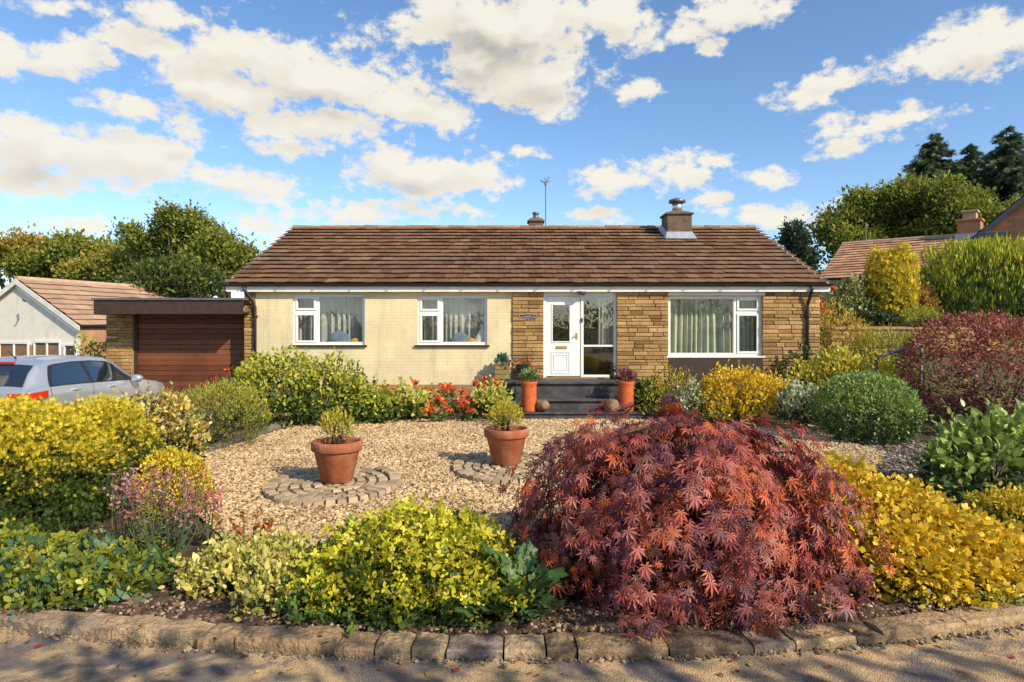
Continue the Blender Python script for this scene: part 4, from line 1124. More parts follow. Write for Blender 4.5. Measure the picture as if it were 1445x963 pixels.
# far right: brick gable above the clipped hedge
yb = 24.0; a_ = P(1360, 347, yb); rzb = R(-40); gx = Vector((math.cos(rzb), math.sin(rzb), 0)); tg = (1445 - 722.5) / F
sb = (tg * a_.y - a_.x) / (gx.x - tg * gx.y); b_ = a_ + gx * sb; b_.z = P(1445, 277, b_.y).z
slp = (b_.z - a_.z) / sb; hw2 = 4.2; edge = a_ - gx * .7; ez = a_.z - slp * .7 - 1.8; apx = edge + gx * hw2
hg = house('brick_house', 'orange brick gable house rising behind the tall clipped hedge', (apx.x, apx.y, 1.8), rzb, hw2, 7.0, ez, ez + slp * hw2, brick_mat('big_orange_brick', (.42, .17, .075), (.54, .25, .12), (.3, .2, .13), bw=.3, rh=.1), M['red_brick'], M['tile'], 15, over=.12, rows=14, gable_front=False)
mb = MB(); mb.box(-hw2 + 1.15, -hw2 + 1.95, -.16, -.003, P(1392, 332, 23.5).z - 1.92, P(1392, 332, 23.5).z - 1.7); mb.build('ledge', M['lead_dark'], hg, bevel=.02)

# retaining wall and handrail on the slope
mb = MB(); x = 9.0; zt = 2.08
mb.box(8.9, 13.6, 18.98, 19.2, 1.0, 1.98); k0 = len(mb.f); stone_blocks(mb, 8.9, 13.6, 1.1, 1.97, 18.98, rh, out=.03); k1 = len(mb.f)
while x < 13.6: l = rh.uniform(.4, .7); mb.box(x - .1, min(x - .1 + l - .01, 13.7), 18.9, 19.26, 1.982, 2.05 + rh.uniform(-.006, .01)); x += l
mb.mi = [0] * k0 + [1] * (k1 - k0) + [2] * (len(mb.f) - k1)
tag(mb.build('retaining_wall', [M['mortar'], M['stone'], island_mat('coping_stone', [(0, (.38, .2, .1)), (1, (.52, .32, .18))], .9, .5)]), 'low stone retaining wall with pale coping below the golden yew', 'wall')
mb = MB(); pts = [P(1236, 520, 13.95), P(1236.5, 511, 13.95), P(1240, 504, 13.95), P(1248, 500.5, 13.95), P(1282, 492, 13.95), P(1300, 487, 13.95)]
pts[0].z = .0
mb.tube(pts, .028, 8); e_ = pts[-1].copy(); e_.z = .1; mb.tube([pts[-1], e_], .028, 8)
tag(mb.build('handrail', M['grey_metal'], None, True), 'bent dark metal handrail between the green ball shrub and purple bush', 'handrail')

# ------------------------------------------------------------------ silver car
CW = np.array([  # y, half-width, belt height, roof half-width, roof height
    (0.00, .80, .99, .74, 1.03), (0.05, .83, 1.04, .74, 1.07), (0.12, .845, 1.06, .71, 1.12), (0.30, .86, 1.075, .655, 1.33), (0.46, .865, 1.08, .635, 1.455), (0.75, .872, 1.08, .625, 1.52), (1.2, .877, 1.07, .62, 1.545), (1.7, .88, 1.055, .62, 1.54),
    (2.15, .88, 1.04, .62, 1.50), (2.45, .877, 1.03, .64, 1.40), (2.8, .87, 1.02, .675, 1.21), (3.05, .865, 1.005, .70, 1.065), (3.2, .86, .985, .70, 1.03), (3.6, .84, .93, .66, .975), (3.9, .81, .86, .62, .91), (4.1, .75, .76, .58, .80), (4.2, .68, .62, .55, .66)])
def car_keys(y): return [np.interp(y, CW[:, 0], CW[:, k]) for k in (1, 2, 3, 4)]
def car_pt(y, t, off=0.0):
    w, zb, wr, zr_ = car_keys(y)
    K = [(w * .9, .22), (w * .985, .36), (w * 1.0, .6), (w * .99, zb - .12), (w * .955, zb), (wr + (w * .955 - wr) * .12, zb + (zr_ - .05 - zb) * .9), (wr * .95, zr_ - .022), (wr * .55, zr_ - .003), (0, zr_)]
    T = [0, .1, .25, .4, .5, .76, .82, .91, 1]
    x = np.interp(t, T, [k[0] for k in K]); z = np.interp(t, T, [k[1] for k in K])
    if off:
        e = 1e-2
        q1 = car_pt(y, max(t - e, 0)); q2 = car_pt(y, min(t + e, 1)); x1, z1, x2, z2 = q1.x, q1.z, q2.x, q2.z
        n_ = Vector((z2 - z1, 0, -(x2 - x1))).normalized()
        x += n_.x * off; z += n_.z * off
        if t > .8 and (y < .5 or y > 2.2): z += off * .5; 
    return Vector((x, y, z))
CAR = empty('parked_car', (-8.2, 10.4, .02), R(-1.5), label='silver hatchback parked on the drive, nose towards the garage door', cat='car')
cp, t, b = newmat('silver_car_paint')
b.inputs['Base Color'].default_value = (.5, .53, .58, 1); b.inputs['Metallic'].default_value = .55; b.inputs['Roughness'].default_value = .3; b.inputs['Coat Weight'].default_value = .7; b.inputs['Coat Roughness'].default_value = .05
ysq = np.unique(np.concatenate([CW[:, 0], np.linspace(0, 4.2, 60)])); tsq = np.unique(np.concatenate([[0, .1, .25, .4, .5, .76, .82, .91, 1], np.linspace(0, 1, 30)]))
mb = MB()
rows = [[car_pt(y, t_) for t_ in tsq] + [Vector((-p.x, p.y, p.z)) for p in [car_pt(y, t_) for t_ in tsq[-2::-1]]] for y in ysq]
m_ = len(rows[0]); vs = [p for r_ in rows for p in r_]
fs = []
for i in range(len(ysq) - 1):
    for j in range(m_ - 1):
        c = vs[i * m_ + j] 
        yy = (ysq[i] + ysq[i + 1]) / 2; tt = j if j < len(tsq) - 1 else m_ - 2 - j
        tv = (tsq[tt] + tsq[min(tt + 1, len(tsq) - 1)]) / 2
        if tv < .22 and (abs(yy - .78) < .34 or abs(yy - 3.35) < .34): continue      # wheel arches
        fs.append((i * m_ + j, (i + 1) * m_ + j, (i + 1) * m_ + j + 1, i * m_ + j + 1))
fs.append(tuple(range(m_))); fs.append(tuple((len(ysq) - 1) * m_ + q for q in reversed(range(m_))))
fs = [tuple(reversed(f)) for f in fs]
mb.add(vs, fs)
body = mb.build('body', cp, CAR, True)
body.data.polygons.foreach_set('use_smooth', [len(p.vertices) == 4 for p in body.data.polygons])
mb = MB(); mb.box(-.78, .78, .06, 4.1, .2, .5); mb.build('underbody', M['black'], CAR)
def car_patch(name, mat, ylo, yhi, t0, t1, off, sides=(1,), nu=14, nv=8, full=False, parent=None):
    for s in sides:
        mb = MB(); vs = []
        for a in range(nv + 1):
            t_ = t0 + (t1 - t0) * a / nv
            for c in range(nu + 1):
                q = a / nv; y = ylo(q) + (yhi(q) - ylo(q)) * c / nu
                p = car_pt(y, t_, off); vs.append((p.x * s, p.y, p.z))
        fs = [(a * (nu + 1) + c, a * (nu + 1) + c + 1, (a + 1) * (nu + 1) + c + 1, (a + 1) * (nu + 1) + c) for a in range(nv) for c in range(nu)]
        mb.add(vs, fs if s < 0 else [tuple(reversed(f)) for f in fs])
        mb.build(name, mat, parent or CAR, True)
cg_, t, b = newmat('tinted_car_glass')
b.inputs['Base Color'].default_value = (.012, .018, .022, 1); b.inputs['Roughness'].default_value = .03; b.inputs['Specular IOR Level'].default_value = 1.0; b.inputs['Coat Weight'].default_value = 1; b.inputs['Coat IOR'].default_value = 2.0
rub = M['black']
car_patch('side_window', cg_, lambda q: .52 + .2 * q ** 1.5, lambda q: 1.44 - .03 * q, .515, .745, .006, (1, -1))
car_patch('side_window', cg_, lambda q: 1.54 - .03 * q, lambda q: 2.82 - .58 * q, .515, .745, .006, (1, -1))
car_patch('window_seal', rub, lambda q: .46 + .18 * q ** 1.5, lambda q: 2.9 - .58 * q, .503, .76, .003, (1, -1), 24)
car_patch('door_seam', rub, lambda q: 1.487, lambda q: 1.497, .13, .5, .004, (1, -1), 1, 16)
car_patch('door_seam', rub, lambda q: .47 + .0 * q, lambda q: .48, .13, .5, .004, (1, -1), 1, 16)
car_patch('door_seam', rub, lambda q: 2.86, lambda q: 2.87, .13, .5, .004, (1, -1), 1, 16)
car_patch('side_moulding', rub, lambda q: .5, lambda q: 2.85, .262, .285, .006, (1, -1), 20, 2)
def across(name, mat, y0, y1, tmin, off):
    mb = MB(); vs = []; nu, nv = 10, 20
    for a in range(nu + 1):
        y = y0 + (y1 - y0) * a / nu
        for c in range(nv + 1):
            u = -1 + 2 * c / nv; t_ = 1 - abs(u) * (1 - tmin); p = car_pt(y, t_); 
            p.z += off; p.y += -off if y < 1 else off
            vs.append((p.x * (1 if u > 0 else -1), p.y, p.z))
    mb.add(vs, [(a * (nv + 1) + c, a * (nv + 1) + c + 1, (a + 1) * (nv + 1) + c + 1, (a + 1) * (nv + 1) + c) for a in range(nu) for c in range(nv)]); mb.build(name, mat, CAR, True)
across('rear_window', cg_, .125, .44, .83, .008); across('windscreen', cg_, 2.42, 3.03, .83, .008)
red, t, b = newmat('red_lamp_lens'); b.inputs['Base Color'].default_value = (.55, .025, .012, 1); b.inputs['Roughness'].default_value = .15; b.inputs['Coat Weight'].default_value = .8
for s in (1, -1):
    mb = MB(); vs = []
    pr = [(.50, -.012), (.72, -.012), (.8, .0), (.845, .06), (.872, .2), (.878, .36)]
    for k, (x, y) in enumerate(pr):
        sh = max(k - 2, 0) * .012
        vs += [(s * x, y, .9 + sh), (s * x, y, 1.02 + sh * .6)]
    mb.add(vs, [(2 * k, 2 * k + 2, 2 * k + 3, 2 * k + 1) if s > 0 else (2 * k, 2 * k + 1, 2 * k + 3, 2 * k + 2) for k in range(len(pr) - 1)])
    vs2 = [(v[0] * .96, v[1] + .05, v[2]) for v in vs]
    o = mb.build('tail_light', red, CAR); sd_ = o.modifiers.new('s', 'SOLIDIFY'); sd_.thickness = .03
mb = MB(); mb.box(-.28, .28, .40, .46, 1.462, 1.492); mb.build('brake_light', red, CAR, bevel=.01)
mb = MB(); mb.tube([(.05, .75, 1.53), (.05, .7, 1.56), (.05, .58, 1.66)], [.016, .009, .005], 6); mb.build('roof_aerial', rub, CAR, True)
for s in (1, -1):
    mb = MB(); rngc = random.Random(2); mb.lathe([(.02, -.11), (.075, -.09), (.1, -.03), (.1, .03), (.085, .07), (.05, .08)], 14, sy=.75); o = mb.build('door_mirror', cp, CAR, True); o.location = (s * .97, 2.62, 1.06); o.rotation_euler = (R(90), 0, 0)
    for y in (1.05, 2.02):
        p = car_pt(y, .44); mb = MB(); mb.box(-.014, .022, -.1, .1, -.016, .016); o = mb.build('door_handle', pmat('handle_silver', [(.6, .62, .65)], 2, .3, 0, metallic=.5), CAR, bevel=.01); o.location = (s * (p.x + .012), y, p.z)
for s in (1, -1):
    for y in (.78, 3.35):
        w_ = bpy.data.objects.new('wheel', None); COL.objects.link(w_); w_.parent = CAR; w_.location = (s * .77, y, .3); w_.rotation_euler = (0, R(90), 0)
        mb = MB(); mb.lathe([(.19, -.09), (.28, -.1), (.3, -.07), (.3, .07), (.28, .1), (.19, .09)], 28); mb.build('tyre', M['black'], w_, True)
        mb = MB(); mb.lathe([(.03, -.07), (.19, -.095), (.19, .095), (.03, .07)], 20); mb.build('rim', M['steel'], w_, True)

# ------------------------------------------------------------------ pots, planters, stones
rngP = np.random.default_rng(31)
def terracotta_pot(c, label, seed):
    t_ = empty('terracotta_pot', c, random.Random(seed).uniform(0, 6), label=label, cat='plant pot', group='terracotta pots on the round paving')
    mb = MB(); mb.lathe([(.185, 0), (.2, .012), (.292, .4), (.296, .405), (.318, .408), (.328, .42), (.33, .515), (.32, .53), (.295, .53), (.28, .5), (.27, .44)], 40); mb.build('pot', M['terracotta'], t_, True)
    mb = MB(); mb.lathe([(.02, .455), (.15, .47), (.272, .455), (.272, .44)], 24, jit=.02, rng=random.Random(4)); mb.build('compost', M['soil'], t_)
    return t_
YEL_G = [(.3, .3, .04, 3), (.16, .2, .03, 3), (.42, .38, .05, 2), (.08, .12, .02, 2)]
for (px_, py_, Y_, lab, plab, k) in ((475.5, 684, 8.9, 'large terracotta pot on the nearer left paving circle', 'yellow green dwarf shrub in the nearer left terracotta pot', 1), (714.5, 660, 10.0, 'large terracotta pot on the paving circle beside the red maple', 'yellow green dwarf shrub in the pot beside the red maple', 2)):
    g_ = P(px_, py_, Y_); g_.z = .05
    tp = terracotta_pot(g_, lab, k)
    pl = empty('dwarf_shrub', (g_.x, g_.y, .5), label=plab, cat='shrub', group='dwarf shrubs in terracotta pots')
    rg = np.random.default_rng(40 + k)
    el_ = [(0, 0, .22, .2, .2, .2), (.03, .02, .3, .14, .14, .17)]
    foliage('foliage', el_, 1500, .05, [(.12, .15, .03, 3), (.2, .22, .03, 2)], rg, pl, tips=[(.66, .52, .05, 3), (.46, .42, .05, 2)], tip_bias=.1, up=.7, kind='lance', clump=7, cs=.03, depth=.5, zmin=-.03)
    stems(el_, (0, 0, -.03), rg, 12, .007, parent=pl)

for px_, lab, plab, k in ((746.5, 'tall cylindrical orange terracotta planter left of the entrance steps', 'green and yellow leafy plant in the left tall planter', 1), (883.5, 'tall cylindrical orange terracotta planter right of the entrance steps', 'dark burgundy leafed plant in the right tall planter', 2)):
    Y_ = 15.2; c = P(px_, 576, Y_); c.z = .177
    t_ = empty('chimney_pot_planter', c, k, label=lab, cat='planter', group='tall orange planters by the steps')
    mb = MB(); r2 = random.Random(k); prof = [(.17, 0)] + [(.165 + .006 * (q % 2), .02 + q * .055) for q in range(11)] + [(.185, .62), (.19, .66), (.165, .665), (.15, .6)]
    mb.lathe(prof, 28); mb.build('pot', M['terracotta_bright'], t_, True)
    pl = empty('planter_plant', (c.x, c.y, c.z + .6), label=plab, cat='plant', group='plants in the tall planters')
    rg = np.random.default_rng(60 + k)
    foliage('foliage', [(0, 0, .14, .17, .17, .15)], 420, .09, [(.07, .13, .04, 3), (.11, .18, .06, 2)] if k == 1 else [(.1, .025, .04, 3), (.16, .05, .06, 2), (.05, .03, .03, 1)], rg, pl, up=.8, kind='lance', out=.8, clump=6, cs=.03, depth=.7,
            tips=[(.4, .42, .08, 2), (.14, .25, .08, 3)] if k == 1 else [(.24, .06, .09, 2), (.14, .04, .06, 2)], tip_bias=-.4, zmin=-.02)

def boulder(px_, py_, Y_, r, label, seed):
    c = P(px_, py_, Y_); rg = np.random.default_rng(seed)
    bpy_me = bpy.data.meshes.new('boulder'); import bmesh
    bm = bmesh.new(); bmesh.ops.create_icosphere(bm, subdivisions=4, radius=r)
    lf = lump(rg, .1, 9)
    for v in bm.verts: d = np.array(v.co) / r; v.co = v.co * float(lf(d[None])[0]); v.co.z *= .86
    zmin_ = min(v.co.z for v in bm.verts)
    bm.to_mesh(bpy_me); bm.free()
    o = link('boulder', bpy_me, M['boulder'], None, True); o.location = (c.x, c.y, .177 - zmin_ - .01); return tag(o, label, 'boulder', 'round stones on the bottom step')
boulder(766, 568, 15.12, .15, 'rounded brown stone beside the left tall planter', 3)
boulder(862.5, 566, 15.12, .175, 'rougher brown stone beside the right tall planter', 4)

# wooden trough, small wheeled planter and dark things on the landing
tr = empty('wooden_trough', (fx(709) * .98, 16.3, .79), label='weathered wooden trough planter on the landing against the cream wall', cat='planter')
mb = MB(); w_ = .36
for k in range(3): mb.box(-w_ / 2 - .02 * k / 3 * 0, w_ / 2, -.13, -.11, .02 + k * .115, .125 + k * .115); mb.box(-w_ / 2, w_ / 2, .11, .13, .02 + k * .115, .125 + k * .115); mb.box(-w_ / 2, -w_ / 2 + .02, -.108, .108, .02 + k * .115, .125 + k * .115); mb.box(w_ / 2 - .02, w_ / 2, -.108, .108, .02 + k * .115, .125 + k * .115)
mb.box(-w_ / 2 - .015, w_ / 2 + .015, -.15, .15, .362, .385); mb.box(-w_ / 2 + .02, w_ / 2 - .02, -.1, .1, .0, .3)
mb.build('trough', pmat('weathered_wood', [(.16, .1, .035), (.28, .19, .07), (.2, .17, .06)], 9, .85, .5), tr, bevel=.006)
sp2 = empty('succulent', (fx(709) * .98, 16.3, 1.16), label='blue green succulent rosette in the wooden trough', cat='plant')
foliage('foliage', [(0, 0, .07, .13, .1, .1)], 150, .1, [(.08, .2, .15, 3), (.14, .26, .16, 2)], np.random.default_rng(5), sp2, kind='oval', up=.7, out=.8, clump=4, cs=.02, zmin=-.05, depth=.8)
wp = empty('wheeled_planter', (fx(737), 16.32, .79), label='small black cart planter with spoked wheel behind the left tall planter', cat='planter')
mb = MB(); 
for q in range(16): a = q * 6.2832 / 16; a2 = (q + 1) * 6.2832 / 16; mb.tube([(-.12 + .15 * math.cos(a), -.14, .155 + .15 * math.sin(a)), (-.12 + .15 * math.cos(a2), -.14, .155 + .15 * math.sin(a2))], .012, 5)
for q in range(6): a = q * 6.2832 / 6; mb.tube([(-.12, -.14, .155), (-.12 + .145 * math.cos(a), -.14, .155 + .145 * math.sin(a))], .007, 4)
mb.build('wheel', M['black'], wp)
mb = MB(); mb.lathe([(.1, .18), (.15, .22), (.17, .36), (.15, .37)], 18); mb.box(-.2, .36, -.12, -.1, .2, .225); mb.box(-.2, .36, .1, .12, .2, .225); mb.tube([(.3, -.1, .2), (.3, -.1, 0.01)], .015, 6); mb.tube([(.3, .1, .2), (.3, .1, 0.01)], .015, 6)
mb.build('tub', M['black'], wp, False, .004)
foliage('blossom', [(.1, 0, .4, .2, .1, .09), (-.22, -.02, .35, .13, .08, .08)], 170, .05, [(.5, .06, .02, 3), (.4, .04, .03, 2), (.08, .12, .03, 3)], np.random.default_rng(8), wp, mat='petal', zmin=.2)
bo = empty('boot_scraper', (fx(863), 16.35, .79), label='small black animal shaped ornament at the right corner of the door', cat='ornament')
mb = MB(); mb.lathe([(.06, 0), (.095, .05), (.1, .1), (.07, .16), (.045, .19), (.07, .215), (.075, .26), (.05, .3), (.01, .315)], 18, sy=.8); mb.add([(-.055, 0, .28), (-.02, 0, .3), (-.045, .01, .36)], [(0, 1, 2), (2, 1, 0)]); mb.add([(.055, 0, .28), (.02, 0, .3), (.045, .01, .36)], [(0, 1, 2), (2, 1, 0)])
mb.build('ornament_body', M['black'], bo, True); bo.name = 'ornament'

# ------------------------------------------------------------------ garden plants
GOLD = [(.66, .5, .035, 3), (.74, .58, .07, 2), (.55, .4, .03, 2)]
GOLDG = [(.42, .4, .035, 3), (.3, .33, .035, 2), (.55, .48, .05, 1)]
MID = [(.075, .13, .025, 3), (.11, .17, .03, 2), (.05, .09, .02, 2)]
DARK = [(.03, .055, .018, 3), (.05, .08, .025, 2), (.022, .038, .016, 1)]
OLIVE = [(.16, .17, .035, 3), (.24, .24, .045, 2), (.1, .12, .03, 2)]

# left clipped golden hedge, two swelling lobes
def gE(px, Y, wpx, top, ry=None, sink=0.0):
    """ellipsoid standing on the ground at depth Y: centre column, half-width and top in photo units"""
    s = Y / F; X = (px - 722.5) * s; zt = HC - (top - 460) * s; zb = float(ground_z(X, Y)) - sink
    return (X, Y, (zt + zb) / 2, wpx * s, ry or wpx * s, (zt - zb) / 2)

HEDGEK = dict(kind='spray', up=.35, out=.9, clump=10, cs=.035, depth=.22, lumps=.035, bottom=-.75)
hl = [gE(14, 6.9, 140, 572, .98, .15), gE(-100, 6.6, 120, 584, 1.0, .1)]
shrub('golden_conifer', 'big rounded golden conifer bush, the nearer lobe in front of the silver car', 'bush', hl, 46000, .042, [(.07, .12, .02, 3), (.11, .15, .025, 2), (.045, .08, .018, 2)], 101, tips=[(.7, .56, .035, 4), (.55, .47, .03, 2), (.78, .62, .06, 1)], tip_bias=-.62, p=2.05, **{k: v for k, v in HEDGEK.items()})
hl = [gE(143, 7.7, 78, 563, .62, .15), gE(60, 7.8, 90, 573, .6, .1)]
shrub('golden_conifer', 'golden conifer bush joined behind the biggest one, ending beside the gravel', 'bush', hl, 30000, .042, [(.07, .12, .02, 3), (.11, .15, .025, 2), (.045, .08, .018, 2)], 102, tips=[(.7, .56, .035, 4), (.55, .47, .03, 2), (.78, .62, .06, 1)], tip_bias=-.62, p=2.05, **HEDGEK)
shrub('golden_ball_shrub', 'small round golden bush between the big hedge and the pink flowers', 'bush', [gE(246, 7.6, 44, 640, .36, .1)], 7000, .04, GOLDG, 103, tips=GOLD, tip_bias=.15, kind='kite', depth=.25, clump=8, cs=.03, p=2.2, bottom=-.8)
shrub('variegated_shrub', 'loose cream and yellow variegated shrub between golden hedge and olive bush', 'bush', [gE(215, 9.9, 52, 556, .5, .1), gE(255, 10.0, 32, 580, .35, .1)], 3200, .075, MID + [(.2, .24, .05, 2)], 104, tips=[(.62, .47, .09, 3), (.5, .3, .06, 2), (.66, .6, .28, 2), (.2, .25, .06, 2)], tip_bias=.0, kind='oval', depth=.4, clump=7, cs=.05, bottom=-.7)
shrub('olive_bush', 'olive green clipped bush at the left edge of the gravel', 'bush', [gE(318, 11.7, 56, 541, .65, .1), gE(275, 11.9, 40, 548, .6, .1)], 9000, .06, OLIVE, 105, tips=[(.4, .38, .06, 3), (.3, .31, .05, 2)], tip_bias=-.1, kind='lance', up=.6, depth=.3, lumps=.06, bottom=-.8, clump=9, cs=.035)

# against the cream wall
bl = [gE(400, 14.2, 62, 506, .6, .1), gE(460, 14.2, 55, 515, .55, .1), gE(505, 14.5, 38, 545, .5, .1), gE(360, 13.9, 34, 520, .5, .1)]
shrub('leafy_shrub', 'broad leafy yellow green shrub below the first cream wall window', 'bush', bl, 10000, .088, MID + [(.16, .22, .03, 2)], 106, tips=[(.46, .45, .05, 3), (.3, .34, .04, 3), (.54, .5, .08, 1)], tip_bias=-.3, kind='oval', depth=.4, clump=6, cs=.09, bottom=-.7, lumps=.12)
def spiky(name, label, cat, px, Y, n, h, spread, pal, seed, leaf=.07, fl=None, group=None, nl=16, mat='leaf', kind='oval', z0=None):
    """upright stems set with leaves, flowers at the tips when fl is given"""
    rg = np.random.default_rng(seed); X = (px - 722.5) / F * Y; g_ = float(ground_z(X, Y)) if z0 is None else z0
    t_ = empty(name, (X, Y, g_), label=label, cat=cat, group=group); mb = MB(); pp, tt, fp = [], [], []
    for k in range(n):
        a = rg.uniform(0, 6.28); r_ = spread * math.sqrt(rg.random()); hh = h * rg.uniform(.65, 1.05)
        b = Vector((r_ * .35 * math.cos(a), r_ * .35 * math.sin(a), 0)); e = Vector((r_ * math.cos(a), r_ * math.sin(a), hh)); m_ = (b + e) / 2 + Vector(rg.normal(0, .03, 3))
        mb.tube([b, m_, e], [.008, .006, .003], 5)
        for q in range(nl):
            u = rg.uniform(.15, 1); pp.append(b.lerp(m_, u * 2) if u < .5 else m_.lerp(e, u * 2 - 1)); d = rg.normal(size=3) * [1, 1, .5] + [0, 0, .35]; tt.append(d)
        fp.append(e)
    mb.build('stems', M['stem'], t_)
    pp, tt = np.array(pp), norm(np.array(tt)); m_ = len(pp)
    leaf_obj('foliage', M[mat], pp, norm(rg.normal(0, .5, (m_, 3)) + [0, -.3, .8]), tt, leaf * rg.uniform(.6, 1.3, m_), kind, pick(pal, m_, rg), t_)
    if fl:
        for e in fp:
            k = fl.get('k', 22); r_ = fl['r']; d = norm(rg.normal(size=(k, 3))); q = np.array(e)[None] + d * r_ * rg.uniform(.5, 1, (k, 1)) * [1, 1, fl.get('zs', .7)] + [0, 0, fl.get('dz', 0)]
            leaf_obj('blossom', M['petal'], q, d, norm(rg.normal(size=(k, 3))), fl['s'] * rg.uniform(.7, 1.3, k), 'oval', pick(fl['pal'], k, rg), t_)
    return t_
REDF = dict(r=.06, s=.066, pal=[(.74, .13, .03, 3), (.64, .07, .03, 2), (.78, .26, .08, 2)])
spiky('red_flower_plant', 'tall red flowers at the garage end of the leafy shrub', 'flowers', 348, 14.6, 9, 1.15, .42, MID, 201, .1, REDF, nl=12)
spiky('red_flower_plant', 'loose red flowers on thin stems in front of the dark garage door', 'flowers', 310, 14.9, 5, .95, .4, MID, 202, .07, dict(REDF, r=.035, k=12), nl=8)
spiky('dark_stemmed_shrub', 'thin dark upright sprays against the cream wall left of centre', 'shrub', 510, 15.6, 9, 1.25, .45, DARK, 203, .11, nl=16)
spiky('dark_stemmed_shrub', 'short dark spray rising just under the first window sill', 'shrub', 455, 15.7, 5, 1.35, .3, DARK, 204, .1, nl=14)
spiky('dark_stemmed_shrub', 'upright dark twig with few leaves in front of the garage door', 'shrub', 256, 13.2, 2, 1.0, .1, DARK, 205, .07, nl=12)
GER = [(.08, .14, .03, 3), (.12, .19, .04, 2), (.18, .22, .05, 1)]
for k, (px, Y, h, n, lab) in enumerate(((560, 16.0, .62, 6, 'small red geraniums low at the foot of the cream wall, next to the leafy shrub'), (604, 15.9, .72, 6, 'red geranium between the wall and the first yellow leaved plant'), (640, 15.5, .78, 8, 'tall scarlet geranium in the middle of the red flower row'),
                                        (618, 15.1, .5, 5, 'low scarlet geranium in front of the middle red flowers'), (662, 15.0, .52, 6, 'low bright red geranium nearest the gravel and left of the steps'), (655, 14.7, .42, 4, 'low scarlet geranium at the gravel edge between the two yellow leaved plants'), (612, 14.6, .42, 4, 'smallest orange red geranium at the gravel edge right of the first yellow leaved plant'), (690, 15.8, .82, 7, 'red geranium against the wall just below the wooden trough'))):
    spiky('geranium_plant', lab, 'flowers', px, Y, n, h, .36, GER, 210 + k, .1, dict(REDF, r=.085, s=.08, k=30), 'red geraniums along the cream wall', nl=18)
YV = [(.52, .5, .1, 3), (.4, .42, .07, 2), (.62, .58, .2, 1)]
shrub('yellow_leaved_plant', 'yellow leaved plant with green base at the left end of the red geraniums', 'plant', [gE(578, 15.0, 30, 556, .4, .1)], 620, .14, MID, 220, tips=YV, tip_bias=-.1, kind='oval', up=.5, clump=5, cs=.05, depth=.5)
shrub('yellow_leaved_plant', 'yellow leaved plant among red geraniums just left of the dark steps', 'plant', [gE(694, 14.9, 26, 552, .36, .1)], 560, .12, MID, 221, tips=YV, tip_bias=-.1, kind='oval', up=.5, clump=5, cs=.05, depth=.5)
shrub('yellow_leaved_plant', 'low green and yellow plant filling the gap beside the broad leafy shrub', 'plant', [gE(535, 14.7, 32, 560, .4, .1)], 640, .12, MID, 222, tips=[(.3, .33, .05, 3), (.42, .4, .08, 1)], tip_bias=-.2, kind='oval', up=.5, clump=5, cs=.05, depth=.5)
shrub('yellow_flower_tuft', 'small bright yellow tuft on the gravel in front of the steps', 'plant', [gE(713, 14.0, 24, 574, .34, .05)], 900, .05, [(.14, .2, .04, 3)] + GOLDG, 223, tips=GOLD, tip_bias=.0, kind='lance', up=.8, clump=6, cs=.03, depth=.6)

# right of the steps
shrub('green_plant', 'dark green plant by the right tall planter and stone wall', 'plant', [gE(918, 15.5, 22, 538, .35, .1)], 700, .1, MID, 230, kind='oval', depth=.5, clump=6, cs=.05)
shrub('gold_sprig_shrub', 'loose airy golden shrub between tall planter and big yellow bush', 'bush', [gE(952, 15.2, 38, 524, .45, .1), gE(925, 15.0, 24, 548, .3, .1)], 1500, .07, MID + OLIVE, 231, tips=GOLD, tip_bias=-.1, kind='lance', up=.6, clump=5, cs=.08, depth=.7, lumps=.2)
shrub('silver_variegated_plant', 'small white edged variegated plant left of the big yellow bush', 'plant', [gE(978, 14.4, 22, 545, .3, .1)], 650, .075, DARK + MID, 232, tips=[(.6, .62, .45, 2), (.25, .33, .14, 3)], tip_bias=.05, kind='oval', clump=5, cs=.04)
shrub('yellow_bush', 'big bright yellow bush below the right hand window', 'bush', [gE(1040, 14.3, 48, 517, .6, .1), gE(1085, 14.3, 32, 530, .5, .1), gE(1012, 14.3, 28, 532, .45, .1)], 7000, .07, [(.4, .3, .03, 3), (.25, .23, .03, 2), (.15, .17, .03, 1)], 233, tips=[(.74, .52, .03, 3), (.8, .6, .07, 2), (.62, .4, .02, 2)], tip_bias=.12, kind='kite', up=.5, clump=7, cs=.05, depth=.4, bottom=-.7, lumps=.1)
shrub('silver_variegated_plant', 'cream edged variegated plant between yellow bush and green ball shrub', 'plant', [gE(1130, 13.6, 28, 545, .38, .1)], 950, .085, DARK + MID, 234, tips=[(.62, .62, .4, 2), (.3, .36, .16, 2)], tip_bias=.05, kind='oval', clump=5, cs=.05)
shrub('climber', 'dark green climber at the foot of the right downpipe', 'plant', [gE(1140, 16.2, 26, 488, .3, .1), gE(1118, 16.3, 30, 510, .3, .1)], 900, .09, DARK + MID, 235, kind='oval', clump=5, cs=.08, depth=.8, lumps=.25)
shrub('yellow_green_shrub', 'yellow green spreading shrub right of the bungalow, behind the green ball', 'bush', [gE(1185, 15.0, 48, 490, .6, .1), gE(1235, 15.0, 32, 498, .5, .1), gE(1140, 15.0, 30, 510, .4, .1)], 4500, .085, MID + OLIVE, 236, tips=[(.5, .45, .05, 3), (.62, .5, .06, 2)], tip_bias=-.05, kind='kite', up=.5, clump=7, cs=.06, depth=.4, lumps=.12)
shrub('ball_shrub', 'neatly clipped round green shrub in front of the purple bush', 'bush', [gE(1222, 12.4, 67, 528, .85, .1)], 14000, .05, [(.06, .11, .03, 3), (.09, .15, .04, 2), (.04, .075, .025, 1)], 237, tips=[(.3, .4, .1, 3), (.22, .32, .075, 3)], tip_bias=-.1, kind='kite', clump=7, cs=.03, depth=.2, lumps=.03, bottom=-.8, p=2.2)
